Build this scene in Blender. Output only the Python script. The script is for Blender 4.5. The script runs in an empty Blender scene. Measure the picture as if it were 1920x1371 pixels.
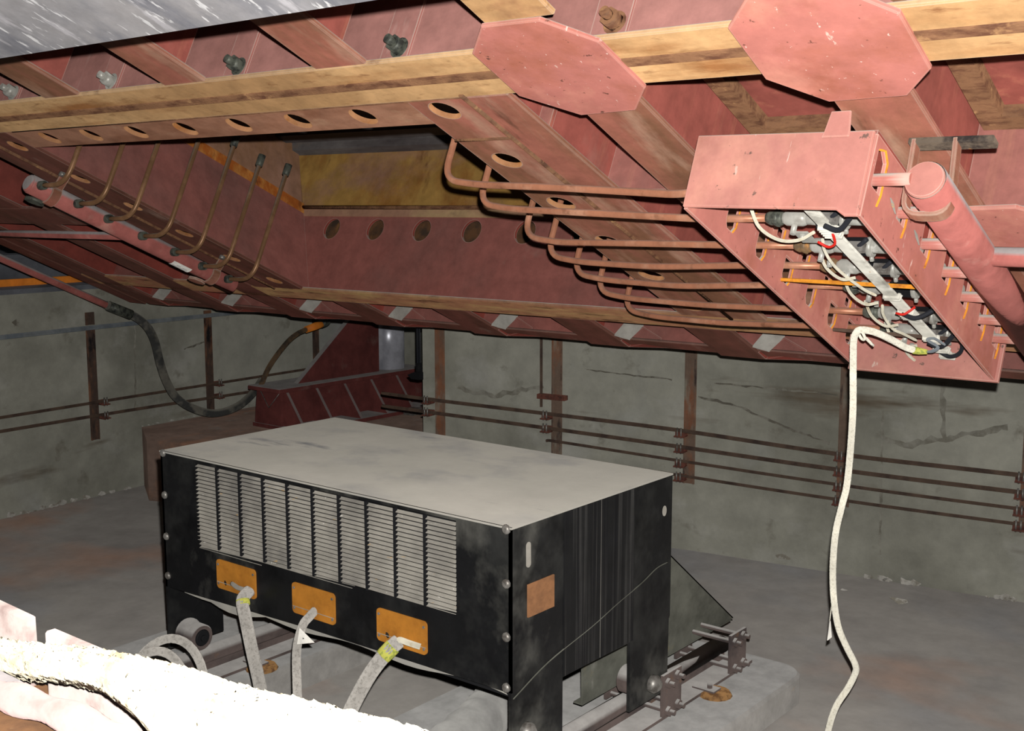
import bpy, bmesh, math, random
from mathutils import Vector, Matrix
random.seed(7)
S = bpy.context.scene
COL = S.collection
# ------------------------------------------------------------------ frames of reference
# metres; x runs along the cabinet front, y away from it, z up.  The pit floor is at z = 0 near the cabinet.
Z0 = 2.1                                    # eye height over the pit floor
TILT = math.radians(25.0)                   # slope of the tipped steel platform
C = 1.48                                    # platform module in metres
VV = Vector((0, math.cos(TILT), -math.sin(TILT)))
WW = Vector((0, math.sin(TILT), math.cos(TILT)))
def P(x, y, z): return Vector((x, y, z + Z0))
def fr(u, v, w): return C * (Vector((u, 0, 0)) + v * VV + w * WW) + Vector((0, 0, Z0))
# ------------------------------------------------------------------ geometry collector
class G:
    def __init__(self): self.bm = bmesh.new()
    def poly(self, pts, ext=None):
        vs = [self.bm.verts.new(p) for p in pts]
        f = self.bm.faces.new(vs)
        if ext is not None:
            r = bmesh.ops.extrude_face_region(self.bm, geom=[f])
            nv = [e for e in r['geom'] if isinstance(e, bmesh.types.BMVert)]
            bmesh.ops.translate(self.bm, verts=nv, vec=ext)
        return self
    def hexa(self, o, a, b, c):
        return self.poly([o, o + a, o + a + b, o + b], c)
    def fbox(self, u0, u1, v0, v1, w0, w1):
        o = fr(u0, v0, w0)
        return self.hexa(o, fr(u1, v0, w0) - o, fr(u0, v1, w0) - o, fr(u0, v0, w1) - o)
    def wbox(self, x0, x1, y0, y1, z0, z1):
        o = P(x0, y0, z0)
        return self.hexa(o, Vector((x1 - x0, 0, 0)), Vector((0, y1 - y0, 0)), Vector((0, 0, z1 - z0)))
    def plate(self, outer, holes, ext):
        """flat plate with polygon holes, thickened along ext"""
        bm = self.bm; edges = []
        for loop in [outer] + holes:
            vs = [bm.verts.new(p) for p in loop]
            for i in range(len(vs)): edges.append(bm.edges.new((vs[i], vs[(i + 1) % len(vs)])))
        n = Vector(ext).normalized()
        r = bmesh.ops.triangle_fill(bm, use_beauty=True, use_dissolve=False, edges=edges, normal=n)
        fs = [e for e in r['geom'] if isinstance(e, bmesh.types.BMFace)]
        r = bmesh.ops.extrude_face_region(bm, geom=fs)
        nv = [e for e in r['geom'] if isinstance(e, bmesh.types.BMVert)]
        bmesh.ops.translate(bm, verts=nv, vec=ext)
        return self
    def tube(self, pts, r, seg=10, cap=True, closed=False):
        pts = [Vector(p) for p in pts]; n = len(pts)
        rs = r if isinstance(r, (list, tuple)) else [r] * n
        T = []
        for i in range(n):
            a = pts[i - 1] if (i > 0 or closed) else pts[i]
            b = pts[(i + 1) % n] if (i < n - 1 or closed) else pts[i]
            T.append((b - a).normalized())
        up = Vector((0, 0, 1)) if abs(T[0].z) < .9 else Vector((1, 0, 0))
        N = (up - T[0] * up.dot(T[0])).normalized()
        rings = []
        for i in range(n):
            if i: 
                N = N - T[i] * N.dot(T[i])
                N.normalize()
            B = T[i].cross(N)
            rings.append([self.bm.verts.new(pts[i] + rs[i] * (math.cos(2 * math.pi * k / seg) * N + math.sin(2 * math.pi * k / seg) * B)) for k in range(seg)])
        m = n if closed else n - 1
        for i in range(m):
            A, Bq = rings[i], rings[(i + 1) % n]
            for k in range(seg):
                f = self.bm.faces.new((A[k], A[(k + 1) % seg], Bq[(k + 1) % seg], Bq[k])); f.smooth = True
        if cap and not closed:
            self.bm.faces.new(rings[0][::-1]); self.bm.faces.new(rings[-1])
        return self
    def cyl(self, a, b, r, seg=20): return self.tube([a, b], r, seg)
    def grid(self, f, nu, nv):
        vs = [[self.bm.verts.new(f(i / nu, j / nv)) for j in range(nv + 1)] for i in range(nu + 1)]
        for i in range(nu):
            for j in range(nv):
                q = self.bm.faces.new((vs[i][j], vs[i + 1][j], vs[i + 1][j + 1], vs[i][j + 1])); q.smooth = True
        return self
def fillet(pts, rad, n=6):
    pts = [Vector(p) for p in pts]; out = [pts[0]]
    for i in range(1, len(pts) - 1):
        p = pts[i]; a = pts[i - 1] - p; b = pts[i + 1] - p
        d = min(rad, a.length * .48, b.length * .48)
        A = p + a.normalized() * d; B = p + b.normalized() * d
        for k in range(n + 1):
            t = k / n
            out.append(A * (1 - t) ** 2 + p * 2 * t * (1 - t) + B * t * t)
    out.append(pts[-1]); return out
def spline(pts, n=6):
    pts = [Vector(p) for p in pts]; q = [pts[0] * 2 - pts[1]] + pts + [pts[-1] * 2 - pts[-2]]; out = []
    for i in range(1, len(q) - 2):
        a, b, c, d = q[i - 1:i + 3]
        for k in range(n):
            t = k / n
            out.append(.5 * (2 * b + (c - a) * t + (2 * a - 5 * b + 4 * c - d) * t * t + (3 * b - a - 3 * c + d) * t ** 3))
    out.append(pts[-1]); return out
def circ(c, r, ea, eb, n=20): return [c + r * (math.cos(2 * math.pi * k / n) * ea + math.sin(2 * math.pi * k / n) * eb) for k in range(n)]
UX = Vector((1, 0, 0)); UY = Vector((0, 1, 0)); UZ = Vector((0, 0, 1))
# ------------------------------------------------------------------ objects
BASE = {}
def obj(name, g, mat, parent=None, loc=None, bevel=0, smooth_mod=False):
    me = bpy.data.meshes.new(name)
    bm = g.bm
    bmesh.ops.recalc_face_normals(bm, faces=bm.faces[:])
    if parent is not None: base = BASE[parent.name]
    elif loc is not None: base = Vector(loc)
    else:
        xs = [v.co for v in bm.verts]
        base = Vector(((min(p.x for p in xs) + max(p.x for p in xs)) / 2, (min(p.y for p in xs) + max(p.y for p in xs)) / 2, min(p.z for p in xs)))
    bmesh.ops.translate(bm, verts=bm.verts[:], vec=-base)
    bm.to_mesh(me); bm.free()
    o = bpy.data.objects.new(name, me); COL.objects.link(o)
    BASE[o.name] = base
    if parent is not None: o.parent = parent
    else: o.location = base
    me.materials.append(mat)
    if bevel:
        m = o.modifiers.new('bevel', 'BEVEL'); m.width = bevel; m.segments = 1; m.limit_method = 'ANGLE'; m.angle_limit = math.radians(50)
    return o
def tag(o, label, cat, group=None):
    o['label'] = label; o['category'] = cat
    if group: o['group'] = group
    return o
def thing(name, label, cat, loc, group=None):
    o = bpy.data.objects.new(name, None); COL.objects.link(o); o.location = loc; o.empty_display_size = .05
    BASE[o.name] = Vector(loc)
    return tag(o, label, cat, group)
def struct(name, g, mat, label=None):
    o = obj(name, g, mat); o['kind'] = 'structure'
    if label: o['label'] = label
    return o
# ------------------------------------------------------------------ materials
def lin(c):
    return tuple(((x / 255) / 12.92 if x / 255 <= .04045 else ((x / 255 + .055) / 1.055) ** 2.4) for x in c) + (1,)
def material(name, base, layers=(), rough=.7, metal=0., bump=0., bscale=60., tilt=False, dust=None, dustlo=.35, dusthi=.85, spec=.3, mottle=.22, mscale=9., worn=None):
    """layers: (colour, (sx,sy,sz) noise scale, low, high, detail): colour comes in where the noise passes low..high.
    dust: settled dust on faces that look up"""
    m = bpy.data.materials.new(name); m.use_nodes = True
    nt = m.node_tree; N = nt.nodes; L = nt.links
    bs = N['Principled BSDF']; bs.inputs['Metallic'].default_value = metal; bs.inputs['Roughness'].default_value = rough
    bs.inputs['Specular IOR Level'].default_value = spec
    bs.inputs['Diffuse Roughness'].default_value = 1.0 if rough > .66 else .5
    geo = N.new('ShaderNodeNewGeometry'); vec = geo.outputs['Position']
    if tilt:
        vr = N.new('ShaderNodeVectorRotate'); vr.rotation_type = 'X_AXIS'; vr.inputs['Angle'].default_value = TILT
        L.new(vec, vr.inputs['Vector']); vec = vr.outputs['Vector']
    col = N.new('ShaderNodeRGB'); col.outputs[0].default_value = lin(base); cur = col.outputs[0]
    for i, (c, sc, lo, hi, det) in enumerate(layers):
        mp = N.new('ShaderNodeMapping'); mp.inputs['Scale'].default_value = sc; mp.inputs['Location'].default_value = (3.1 * i + .7, 1.7 * i, 2.3 * i)
        L.new(vec, mp.inputs['Vector'])
        nz = N.new('ShaderNodeTexNoise'); nz.inputs['Scale'].default_value = 1; nz.inputs['Detail'].default_value = det; nz.inputs['Roughness'].default_value = .62
        L.new(mp.outputs[0], nz.inputs['Vector'])
        mr = N.new('ShaderNodeMapRange'); mr.inputs['From Min'].default_value = lo; mr.inputs['From Max'].default_value = hi
        L.new(nz.outputs['Fac'], mr.inputs['Value'])
        mx = N.new('ShaderNodeMix'); mx.data_type = 'RGBA'
        L.new(mr.outputs[0], mx.inputs['Factor']); L.new(cur, mx.inputs['A']); mx.inputs['B'].default_value = lin(c); cur = mx.outputs['Result']
    if dust:
        sp = N.new('ShaderNodeSeparateXYZ'); L.new(geo.outputs['Normal'], sp.inputs[0])
        mr = N.new('ShaderNodeMapRange'); mr.inputs['From Min'].default_value = dustlo; mr.inputs['From Max'].default_value = dusthi
        L.new(sp.outputs['Z'], mr.inputs['Value'])
        mx = N.new('ShaderNodeMix'); mx.data_type = 'RGBA'
        L.new(mr.outputs[0], mx.inputs['Factor']); L.new(cur, mx.inputs['A']); mx.inputs['B'].default_value = lin(dust); cur = mx.outputs['Result']
    if mottle:
        n1 = N.new('ShaderNodeTexNoise'); n1.inputs['Scale'].default_value = mscale; n1.inputs['Detail'].default_value = 9; n1.inputs['Roughness'].default_value = .7
        L.new(vec, n1.inputs['Vector'])
        mr = N.new('ShaderNodeMapRange'); mr.inputs['From Min'].default_value = .3; mr.inputs['From Max'].default_value = .7
        mr.inputs['To Min'].default_value = 1 - mottle; mr.inputs['To Max'].default_value = 1 + mottle
        L.new(n1.outputs['Fac'], mr.inputs['Value'])
        vm = N.new('ShaderNodeVectorMath'); vm.operation = 'SCALE'; L.new(cur, vm.inputs[0]); L.new(mr.outputs[0], vm.inputs['Scale']); cur = vm.outputs[0]
    if worn:
        bv = N.new('ShaderNodeBevel'); bv.samples = 4; bv.inputs['Radius'].default_value = .007
        dt = N.new('ShaderNodeVectorMath'); dt.operation = 'DOT_PRODUCT'; L.new(bv.outputs[0], dt.inputs[0]); L.new(geo.outputs['True Normal'], dt.inputs[1])
        mr = N.new('ShaderNodeMapRange'); mr.inputs['From Min'].default_value = .97; mr.inputs['From Max'].default_value = .80
        L.new(dt.outputs['Value'], mr.inputs['Value'])
        mx = N.new('ShaderNodeMix'); mx.data_type = 'RGBA'
        L.new(mr.outputs[0], mx.inputs['Factor']); L.new(cur, mx.inputs['A']); mx.inputs['B'].default_value = lin(worn); cur = mx.outputs['Result']
    L.new(cur, bs.inputs['Base Color'])
    if bump:
        nz = N.new('ShaderNodeTexNoise'); nz.inputs['Scale'].default_value = bscale; nz.inputs['Detail'].default_value = 5
        L.new(vec, nz.inputs['Vector'])
        bp = N.new('ShaderNodeBump'); bp.inputs['Strength'].default_value = bump; bp.inputs['Distance'].default_value = .01
        L.new(nz.outputs['Fac'], bp.inputs['Height']); L.new(bp.outputs[0], bs.inputs['Normal'])
    return m
DUST = (166, 162, 154)
M = {}
M['red'] = material('red_primer', (146, 70, 60), [((116, 62, 54), (1.6, 1.1, 1.3), .45, .75, 5), ((138, 98, 86), (3, 2, 3), .62, .82, 6)], rough=.62, tilt=True, bump=.12, bscale=25, dust=DUST, worn=(176, 150, 138))
M['redstreak'] = material('red_primer_streaked', (154, 84, 74), [((170, 102, 84), (16, 16, 1.1), .56, .70, 4), ((118, 64, 56), (4, 4, 1.2), .5, .8, 5), ((150, 116, 104), (2, 2, 1), .58, .8, 5)], rough=.62, tilt=True, dust=DUST, worn=(176, 150, 138))
M['redpale'] = material('red_primer_pale', (158, 100, 92), [((140, 84, 76), (1.5, 1.5, 2.5), .45, .7, 6), ((176, 140, 130), (7, 7, 1.5), .64, .76, 5)], rough=.62, tilt=True, dust=DUST, worn=(190, 172, 160))
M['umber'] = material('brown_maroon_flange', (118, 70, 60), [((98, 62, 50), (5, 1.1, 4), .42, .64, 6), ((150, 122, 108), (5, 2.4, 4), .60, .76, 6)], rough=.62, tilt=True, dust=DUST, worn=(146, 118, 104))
M['strip'] = material('brown_tan_strip', (164, 118, 94), [((136, 92, 70), (3, 6, 4), .42, .64, 6), ((178, 140, 112), (4, 8, 4), .55, .72, 6)], rough=.65, tilt=True, dust=DUST)
M['redflange'] = material('red_primer_worn_brown', (158, 98, 82), [((128, 88, 66), (5, 1.1, 4), .40, .62, 6), ((172, 134, 112), (7, 1.6, 4), .52, .70, 6), ((92, 60, 46), (12, 2.4, 6), .62, .76, 6)], rough=.65, tilt=True, bump=.15, bscale=22, dust=DUST, worn=(186, 168, 152))
M['redplate'] = material('red_primer_fresh', (182, 114, 103), [((160, 96, 76), (2.6, 2.6, 2.6), .50, .70, 6), ((198, 134, 116), (4.2, 3.4, 3.6), .52, .70, 5), ((96, 62, 52), (26, 26, 26), .66, .71, 4), ((204, 170, 156), (30, 10, 12), .69, .73, 4), ((214, 180, 168), (70, 40, 7), .685, .72, 3)], rough=.55, tilt=True, bump=.08, dust=DUST, worn=(206, 166, 152), mottle=.14)
M['tan'] = material('tan_primer_rusting', (206, 164, 116), [((156, 106, 64), (1.6, 7, 7), .50, .68, 7), ((176, 136, 94), (1.2, 1.2, 1.2), .4, .6, 3), ((132, 90, 58), (9, 30, 14), .57, .74, 8), ((128, 84, 62), (2.2, 3, 3), .6, .76, 5)], rough=.66, tilt=True, bump=.15, bscale=40, dust=DUST, worn=(200, 186, 166))
M['seam'] = material('weld_seam', (128, 92, 66), [((92, 60, 44), (12, 30, 30), .45, .65, 5), ((170, 130, 90), (14, 14, 14), .62, .75, 4)], rough=.75, tilt=True, bump=.5, bscale=90)
M['browntan'] = material('brown_flange', (150, 104, 76), [((168, 134, 90), (2.2, 10, 5), .45, .65, 6), ((84, 54, 40), (4, 18, 8), .56, .7, 6), ((150, 86, 72), (1.4, 3, 3), .55, .7, 4)], rough=.7, tilt=True, bump=.2, bscale=30, dust=DUST)
M['yellowrust'] = material('yellow_rust', (158, 122, 64), [((130, 84, 38), (3, 3, 2.0), .46, .66, 6), ((140, 104, 92), (1.4, 1.4, 2.2), .5, .72, 5), ((96, 62, 34), (7, 7, 3), .62, .76, 5)], rough=.8, tilt=True)
M['rustband'] = material('rust_band', (156, 84, 32), [((178, 118, 58), (14, 14, 2), .45, .62, 5), ((100, 56, 32), (10, 10, 3), .56, .7, 5)], rough=.85, tilt=True)
M['rosetan'] = material('rose_tan_panel', (150, 112, 92), [((128, 92, 60), (2.4, 2.4, 1.2), .45, .7, 5), ((150, 100, 60), (9, 9, 1), .62, .74, 4)], rough=.8, tilt=True)
M['greysteel'] = material('dull_grey_steel', (106, 100, 98), [((78, 70, 70), (1.0, 7, 7), .45, .68, 5), ((128, 110, 96), (2, 9, 9), .6, .75, 4)], rough=.6, tilt=True)
M['yellowedge'] = material('yellow_rust_edge', (214, 142, 42), [((160, 92, 34), (20, 20, 20), .5, .7, 4)], rough=.85)
M['blackrust'] = material('scorched_bar', (96, 84, 72), [((44, 38, 36), (14, 14, 14), .45, .6, 5), ((170, 112, 60), (10, 10, 10), .6, .7, 4)], rough=.7, bump=.3)
M['apron'] = material('grey_scratched_sheet', (104, 103, 106), [((118, 115, 115), (1.6, 1.6, 1.6), .4, .65, 5), ((84, 84, 90), (5, 2.2, 5), .52, .72, 6), ((136, 133, 135), (14, 3.0, 8), .60, .66, 5), ((162, 160, 160), (30, 8, 20), .60, .64, 4), ((168, 166, 166), (3.5, 1.4, 3), .68, .70, 6)], rough=.68, tilt=True, bump=.1, bscale=12)
M['umberdark'] = material('dark_rusty_plate', (96, 66, 44), [((62, 48, 38), (9, 3, 9), .45, .62, 5), ((132, 92, 52), (8, 8, 3), .58, .72, 4)], rough=.8, tilt=True)
M['channelback'] = material('rusty_concreted_channel', (118, 98, 84), [((136, 92, 68), (8, 8, 3), .52, .66, 5), ((58, 48, 46), (12, 12, 3.5), .56, .66, 5), ((140, 134, 120), (8, 8, 2.2), .56, .68, 5)], rough=.85, bump=.3)
M['copper'] = material('oxidised_copper', (180, 122, 94), [((200, 148, 120), (9, 9, 9), .5, .7, 4), ((124, 82, 60), (12, 12, 12), .58, .74, 5)], rough=.42, metal=.25, dust=(150, 118, 104), dustlo=.5, dusthi=1.0)
M['copperdark'] = material('dull_copper', (140, 104, 74), [((172, 130, 96), (8, 8, 8), .5, .7, 4)], rough=.42, metal=.3, dust=DUST, dustlo=.6, dusthi=1.1)
M['pinkpipe'] = material('pink_primer_pipe', (184, 110, 102), [((158, 92, 84), (4, 4, 4), .5, .7, 5), ((196, 140, 128), (7, 7, 7), .6, .74, 5)], rough=.5, dust=(158, 150, 148), dustlo=.12, dusthi=.42, bump=.06)
M['fitting'] = material('green_grey_fitting', (98, 100, 90), [((58, 60, 56), (30, 30, 30), .45, .6, 4)], rough=.55, metal=.3)
M['zinc'] = material('zinc_plated', (168, 166, 158), [((146, 142, 134), (30, 30, 30), .5, .7, 4), ((216, 214, 206), (18, 18, 18), .58, .72, 4)], rough=.42, metal=.15)
M['brass'] = material('rusty_union', (132, 104, 74), [((90, 80, 66), (22, 22, 22), .46, .6, 4), ((176, 120, 50), (16, 16, 16), .62, .72, 4)], rough=.6, metal=.2)
M['rubber'] = material('black_rubber', (24, 24, 26), [((44, 43, 42), (30, 30, 30), .55, .75, 4)], rough=.75, spec=.1)
M['blackwire'] = material('black_insulation', (40, 41, 46), rough=.6, spec=.15)
M['whitewire'] = material('white_sleeve', (196, 190, 172), [((180, 168, 142), (40, 40, 40), .55, .7, 3)], rough=.7)
M['railbar'] = material('galvanised_channel', (222, 218, 206), [((150, 146, 136), (8, 8, 8), .48, .66, 4), ((190, 130, 80), (26, 26, 26), .72, .76, 3)], rough=.6)
M['redwire'] = material('red_lead', (200, 40, 30), rough=.5)
M['glass'] = material('glass_fibre_sleeve', (226, 221, 206), [((206, 200, 184), (140, 140, 140), .5, .65, 3)], rough=.9, bump=.6, bscale=160)
M['tape'] = material('yellow_green_tape', (196, 194, 92), [((150, 160, 76), (60, 60, 60), .5, .6, 2)], rough=.6)
M['paper'] = material('white_paper', (226, 222, 214), rough=.8)
M['ink'] = material('dark_print', (70, 68, 70), rough=.8)
M['concrete'] = material('pit_concrete', (168, 166, 154), [((138, 136, 124), (.9, .9, 1.1), .42, .66, 7), ((182, 180, 172), (1.6, 1.6, 2.2), .55, .75, 6), ((116, 110, 97), (5, 5, 5), .62, .78, 6), ((108, 96, 80), (.5, .5, 3.2), .62, .74, 5), ((152, 155, 159), (.7, .7, .6), .6, .8, 3)], rough=.9, mottle=.16, mscale=5., bump=.35, bscale=18)
M['floor'] = material('dusty_floor', (146, 141, 135), [((126, 121, 117), (.8, .8, .8), .42, .68, 6), ((154, 126, 110), (.42, .7, 1), .56, .72, 4), ((128, 130, 134), (.5, .5, 1), .5, .72, 4), ((170, 166, 160), (14, 14, 14), .74, .8, 4)], rough=.92, mottle=.13, mscale=6., bump=.25, bscale=14)
M['plinth'] = material('plinth_concrete', (150, 146, 141), [((132, 128, 123), (1.4, 1.4, 1.4), .45, .7, 5), ((166, 130, 88), (2.0, 2.0, 5), .62, .74, 4), ((104, 98, 88), (6, 6, 10), .66, .8, 5)], rough=.92, bump=.4, bscale=20, dust=(150, 148, 145), dustlo=.6, dusthi=.95)
M['brownplinth'] = material('rust_stained_concrete', (134, 112, 100), [((108, 88, 78), (1.8, 1.8, 1.8), .45, .7, 6), ((160, 120, 98), (3, 1, 3), .56, .72, 5), ((136, 132, 126), (4, 4, 4), .6, .76, 5)], rough=.92, bump=.3)
M['salt'] = material('white_efflorescence', (188, 184, 176), [((140, 134, 122), (20, 20, 20), .45, .6, 5)], rough=.95)
M['channel'] = material('rusty_dark_channel', (82, 66, 58), [((126, 88, 66), (8, 8, 3), .48, .62, 5), ((34, 30, 32), (10, 10, 4), .54, .66, 5), ((120, 112, 100), (8, 8, 2.2), .62, .7, 5)], rough=.85, bump=.3)
M['rod'] = material('rusty_rod', (92, 74, 62), [((66, 52, 46), (9, 9, 9), .45, .65, 4)], rough=.8)
M['clip'] = material('rusty_clip', (112, 68, 56), [((76, 48, 42), (30, 30, 30), .45, .65, 3)], rough=.8)
M['bluepipe'] = material('blue_grey_conduit', (126, 130, 132), [((96, 104, 112), (4, 4, 4), .45, .65, 4)], rough=.7)
M['orange'] = material('orange_paint', (244, 150, 56), [((214, 122, 44), (3, 3, 3), .5, .7, 3)], rough=.55)
M['slate'] = material('slate_blue_paint', (112, 114, 120), [((86, 88, 94), (2, 2, 2), .45, .65, 3)], rough=.6)
M['hosegrey'] = material('dusty_black_hose', (66, 66, 64), [((116, 112, 102), (6, 6, 6), .48, .62, 3)], rough=.75, dust=(120, 116, 106), dustlo=.4, dusthi=.9)
M['hosebrown'] = material('brown_hose', (104, 82, 60), [((62, 54, 46), (8, 8, 8), .46, .62, 3)], rough=.7)
M['maroon'] = material('dark_red_primer', (116, 62, 58), [((92, 48, 46), (2.4, 2.4, 2.4), .45, .68, 5), ((120, 86, 80), (5, 5, 5), .6, .76, 5)], rough=.6, dust=(150, 145, 142), dustlo=.3, dusthi=.75)
M['chrome'] = material('polished_cylinder', (206, 206, 214), [((176, 176, 188), (6, 6, 2), .5, .7, 3)], rough=.32, metal=.25, spec=.6)
M['knee'] = material('grey_knee_plate', (176, 172, 164), [((158, 152, 144), (6, 6, 6), .45, .65, 4)], rough=.7)
M['rim'] = material('rusty_hole_rim', (172, 124, 86), [((150, 96, 50), (12, 12, 12), .5, .7, 4)], rough=.8)
M['duct'] = material('dusty_duct', (146, 144, 140), [((130, 128, 125), (3, 3, 3), .45, .65, 4)], rough=.9)
M['blackbox'] = material('black_enamel', (24, 24, 25), [((52, 52, 50), (2.2, 2.2, 2.2), .48, .70, 5), ((112, 110, 103), (1.7, 1.7, 1.4), .56, .82, 6), ((14, 14, 15), (4, 4, 4), .52, .7, 4)], rough=.4, bump=.05)
M['blackstreak'] = material('black_enamel_ribbed', (26, 26, 27), [((58, 57, 56), (3, 30, .5), .52, .66, 3), ((16, 16, 20), (3, 22, .6), .5, .7, 3), ((104, 101, 96), (3, 120, .3), .64, .70, 2)], rough=.4)
M['dustytop'] = material('dust_layer', (152, 148, 139), [((130, 128, 125), (2.2, 2.8, 1), .5, .68, 6), ((160, 155, 146), (1.2, 1.2, 1), .48, .7, 4), ((92, 93, 97), (1.6, 6.0, 1), .62, .74, 6)], rough=.92, bump=.1, mottle=.07, mscale=5.)
M['louvre'] = material('dusty_louvre', (140, 135, 126), [((112, 108, 102), (3, 3, 3), .48, .66, 5), ((170, 134, 78), (12, 12, 40), .68, .74, 3), ((200, 195, 186), (30, 12, 110), .70, .73, 3)], rough=.8)
M['black'] = material('black_inside', (18, 18, 20), rough=.8)
M['board'] = material('orange_brown_board', (174, 114, 42), [((150, 94, 34), (9, 9, 9), .45, .66, 5)], rough=.6)
M['ply'] = material('brown_plywood', (132, 92, 62), [((112, 78, 54), (3, 14, 20), .45, .65, 5)], rough=.75)
M['boltm'] = material('bolt_steel', (150, 146, 140), [((104, 98, 92), (30, 30, 30), .45, .65, 3)], rough=.45, metal=.5)
M['hood'] = material('dull_galvanised_hood', (116, 116, 106), [((86, 86, 78), (3, 3, 4), .45, .66, 5), ((146, 136, 108), (5, 5, 4), .6, .74, 5), ((160, 156, 148), (8, 8, 3), .66, .76, 5)], rough=.6, metal=.3)
M['railsteel'] = material('dusty_rail_steel', (92, 80, 76), [((62, 55, 54), (6, 3, 6), .45, .66, 4), ((110, 84, 66), (8, 8, 8), .6, .72, 4)], rough=.7, dust=(156, 152, 148), dustlo=.2, dusthi=.6)
M['dustcable'] = material('dust_coated_cable', (172, 167, 160), [((150, 145, 138), (90, 90, 90), .5, .62, 3)], rough=.95, bump=.4, bscale=120)
M['rustpad'] = material('rusty_washer', (150, 112, 70), [((100, 70, 44), (30, 30, 30), .45, .6, 4)], rough=.9)
M['paleplate'] = material('pale_coated_steel', (132, 120, 115), [((108, 92, 88), (14, 14, 14), .5, .68, 7), ((140, 130, 124), (4, 4, 4), .5, .7, 4)], rough=.7)
M['wool'] = material('mineral_wool', (158, 150, 130), [((116, 98, 76), (16, 16, 16), .54, .70, 6), ((136, 120, 96), (40, 40, 40), .5, .66, 4)], rough=1, bump=1.0, bscale=45)
M['foil'] = material('white_wrapping', (128, 122, 122), [((108, 98, 102), (10, 10, 10), .5, .7, 5)], rough=.6)
M['cloth'] = material('pink_dust_cloth', (138, 112, 108), [((104, 74, 66), (6, 6, 6), .5, .7, 5)], rough=.95, bump=.5, bscale=30)
M['rustdirt'] = material('rusty_dirt', (74, 50, 30), [((52, 34, 22), (10, 10, 10), .45, .66, 6), ((92, 72, 50), (18, 18, 18), .6, .74, 5)], rough=.95, bump=.8, bscale=30)

# ================================================================== THE SETTING
def floor_z(x): return -2.1 if x > -3.5 else -2.1 + (x + 3.5) * .0227
def fz(x): return -2.1 - (max(0, -3.5 - x)) * .0227
g = G()
g.grid(lambda a, b: P(-9 + 13 * a, .95 + 8.2 * b, fz(-9 + 13 * a)), 40, 4)
struct('floor', g, M['floor'])
def LWx(y): return (-7.4754 - .084 * y) / .99647
def BWy(x): return (6.5516 + .15214 * x) / .98836
g = G()
g.poly([P(LWx(.5), .5, -2.5), P(LWx(8.4), 8.4, -2.5), P(LWx(8.4), 8.4, -.62), P(LWx(.5), .5, -.62)], Vector((-.35, 0, 0)))
struct('wall_left', g, M['concrete'])
g = G()
g.poly([P(-5.45, BWy(-5.45), -2.5), P(3.4, BWy(3.4), -2.5), P(3.4, BWy(3.4), -.58), P(-5.45, BWy(-5.45), -.58)], Vector((-.38, 2.5, 0)))
struct('wall_back', g, M['concrete'])
g = G(); g.wbox(-8.7, -5.4, 8.2, 8.5, -2.5, -.58)
struct('wall_niche', g, M['concrete'])
# raised block in the corner that carries the jacking pedestal
g = G(); g.poly([P(-7.45, 4.92, -2.4), P(-6.2, 5.3, -2.4), P(-6.2, 8.2, -2.4), P(-8.1, 8.2, -2.4), P(-7.93, 5.2, -2.4)], Vector((0, 0, .67)))
o = struct('plinth_corner', g, M['brownplinth'])
# upper floor behind the left wall, with its kerb
g = G(); g.wbox(-13, -8.15, .5, 8.6, -.85, -.64); struct('floor_upper', g, M['floor'])
g = G(); g.poly([P(LWx(.5) - .02, .5, -.62), P(LWx(8.3) - .02, 8.3, -.62), P(LWx(8.3) - .02, 8.3, -.585), P(LWx(.5) - .02, .5, -.585)], Vector((-.3, 0, 0)))
struct('trim_1', g, M['slate'], 'grey-blue steel kerb along the top of the left wall')
g = G(); g.wbox(-13, -12.6, .5, 11, -.64, 3.0); struct('wall_far', g, M['slate'])
g = G()
g.wbox(-3.0, 3.4, .1, .85, -2.3, -.705)
struct('floor_near', g, M['rustdirt'], 'edge of the upper floor under the photographer')
# white mineral bloom where walls meet the floor
def bloom(name, pts, wid, label):
    g = G(); rng = random.Random(len(pts) * 7 + int(wid * 1000))
    for a, b in zip(pts[:-1], pts[1:]):
        n = max(2, int((Vector(b) - Vector(a)).length / .05))
        for k in range(n):
            if rng.random() < .35: continue
            c = Vector(a).lerp(Vector(b), (k + rng.random()) / n)
            s = wid * (.35 + rng.random())
            seg = 7
            ph = rng.random() * 6
            dirv = (Vector(b) - Vector(a)).normalized(); 
            nn = Vector((dirv.y, -dirv.x, 0))
            top = Vector((0, 0, 1)) * s + Vector((0, 0, .4 * s)) * rng.random()
            g.poly([c + dirv * (s * 1.3 * math.cos(2 * math.pi * i / seg + ph)) * (.6 + .6 * rng.random()) + UZ * (s * .7 * (1 + math.sin(2 * math.pi * i / seg + ph))) * (.6 + .5 * rng.random()) for i in range(seg)], nn * .012)
    o = obj(name, g, M['salt']); tag(o, label, 'efflorescence'); o['kind'] = 'stuff'
    return o
bloom('efflorescence', [P(LWx(3.95) + .004, 3.95, fz(-7.8)), P(LWx(5.1) + .004, 5.1, fz(-7.9))], .022, 'white salt bloom along the foot of the left wall')
bloom('efflorescence', [P(x, BWy(x) - .006, -2.10) for x in (-2.45, -2.0, -1.6, -1.3)], .022, 'white salt bloom along the foot of the back wall at far right')
bloom('efflorescence', [P(x, BWy(x) - .006, -2.06) for x in (-2.95, -2.8)], .024, 'short white salt patch low on the back wall right of the cabinet')
bloom('efflorescence', [P(LWx(5.2) + .004, 5.2, -1.725), P(LWx(6.2) + .004, 6.2, -1.725)], .008, 'thin white line where the corner block meets the left wall')
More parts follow.
